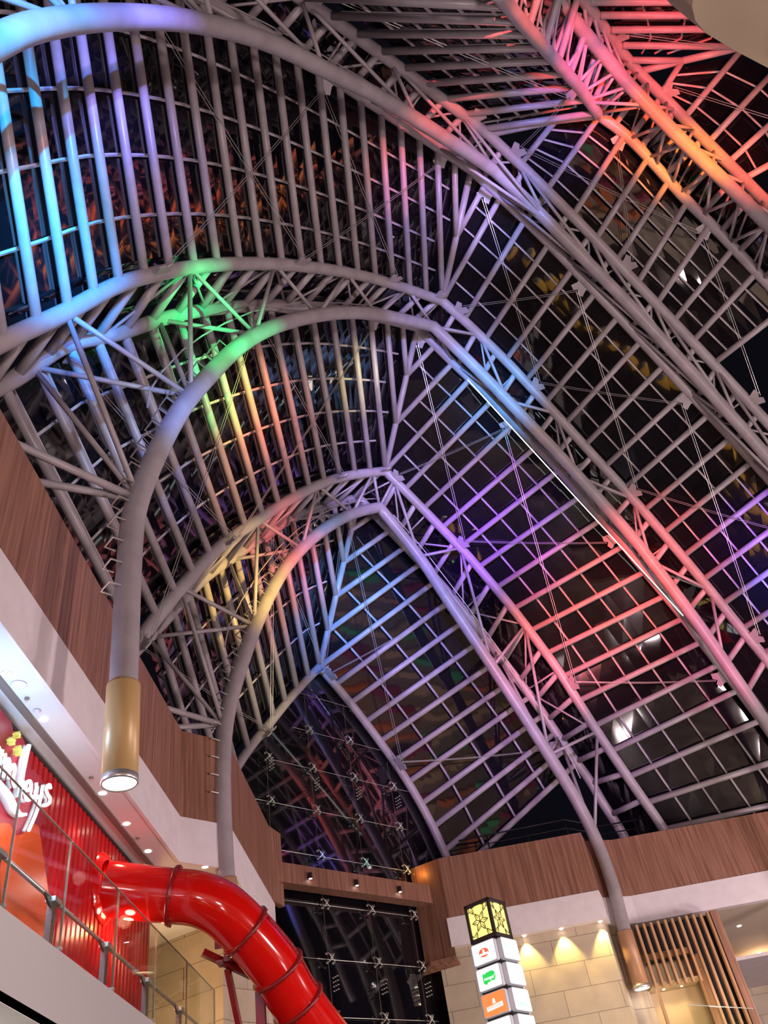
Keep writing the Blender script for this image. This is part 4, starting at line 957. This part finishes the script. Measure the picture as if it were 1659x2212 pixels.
# ------------------------------------------------------------------ timber slat screen on the right
scr = empty('slat_screen', W(1.13, 5.12, .3), 'timber slat screen hanging below the right ceiling beside the bronze lamp', 'slat screen'); off = -scr.location
for q in range(11):
    x_ = 1.128+q*.0405; zb = .35
    if 1 <= q <= 6: zb = .99-.002*q
    bm = bmesh.new(); boxb(bm, W(x_, 5.10, zb)+off, W(x_+.013, 5.13, 1.30)+off); link('slat', bm, WOODS, scr)
bm = bmesh.new(); boxb(bm, W(1.13, 5.17, 1.165)+off, W(1.40, 5.175, 1.30)+off); boxb(bm, W(1.40, 5.17, .5)+off, W(1.545, 5.175, 1.30)+off); link('dark_backing', bm, BLACK, scr)
bm = bmesh.new(); boxb(bm, W(1.13, 5.14, 1.125)+off, W(1.39, 5.16, 1.155)+off); link('crossbeam', bm, WOODS, scr)
bm = bmesh.new(); boxb(bm, W(1.13, 5.14, 1.108)+off, W(1.40, 5.165, 1.118)+off); link('black_channel', bm, BLACK, scr)
bm = bmesh.new(); boxb(bm, W(1.553, 5.10, .35)+off, W(1.59, 5.28, 1.302)+off); link('side_panel', bm, WOOD, scr)
for q in range(3):
    bm = bmesh.new(); boxb(bm, W(1.594, 5.13+q*.05, .60)+off, W(1.603, 5.15+q*.05, 1.30)+off); link('side_slat', bm, WOODS, scr)
wallpath('wall_niche', [(1.12, 5.32), (1.56, 5.32)], -.2, 1.33, mat('niche_plaster', (.62, .48, .28), .6), .03)
wallpath('trim_10', [(1.385, 5.16), (1.43, 5.16)], -.2, 1.12, WOODS, .03)
flat('ceiling_niche', [(1.12, 5.13), (1.39, 5.13), (1.39, 5.32), (1.12, 5.32)], 1.0, mat('niche_soffit', (.62, .5, .3), .6), .01)
for q, (x_, y_, z_) in enumerate([(1.30, 5.25, .998), (1.20, 5.25, .998)]):
    downlight(W(x_, y_, z_), 'tiny downlight seen between the timber slats, %s one' % ['right', 'left'][q], 'niche downlights', SPOTM, 30, (1, .75, .35), .05, 120)
# right glass barriers
for q, (a, b, zt) in enumerate([((.02, 4.50), (.57, 5.04), .83), ((1.14, 4.62), (1.56, 5.03), .80)]):
    A0, B0 = W(a[0], a[1], -.2), W(b[0], b[1], -.2); d_ = (B0-A0).normalized()
    r = empty('glass_barrier', A0, 'clear glass barrier at the bottom right, %s' % ['before the stone wall and sign tower', 'before the timber slats'][q], 'glass barrier')
    bm = bmesh.new(); hgt = (zt+.2)*U; prism(bm, [Vector((0, 0, 0)), B0-A0, B0-A0+Vector((0, 0, hgt)), Vector((0, 0, hgt))], d_.cross(Vector((0, 0, 1))), .05); link('pane', bm, CGLASS, r)
    TB('top_edge', [Vector((0, 0, hgt)), B0-A0+Vector((0, 0, hgt))], .02, CEDGE, r, 5)
    for t_ in (.3, .62): TB('joint', [(B0-A0)*t_, (B0-A0)*t_+Vector((0, 0, hgt))], .012, BLACK, r, 4)
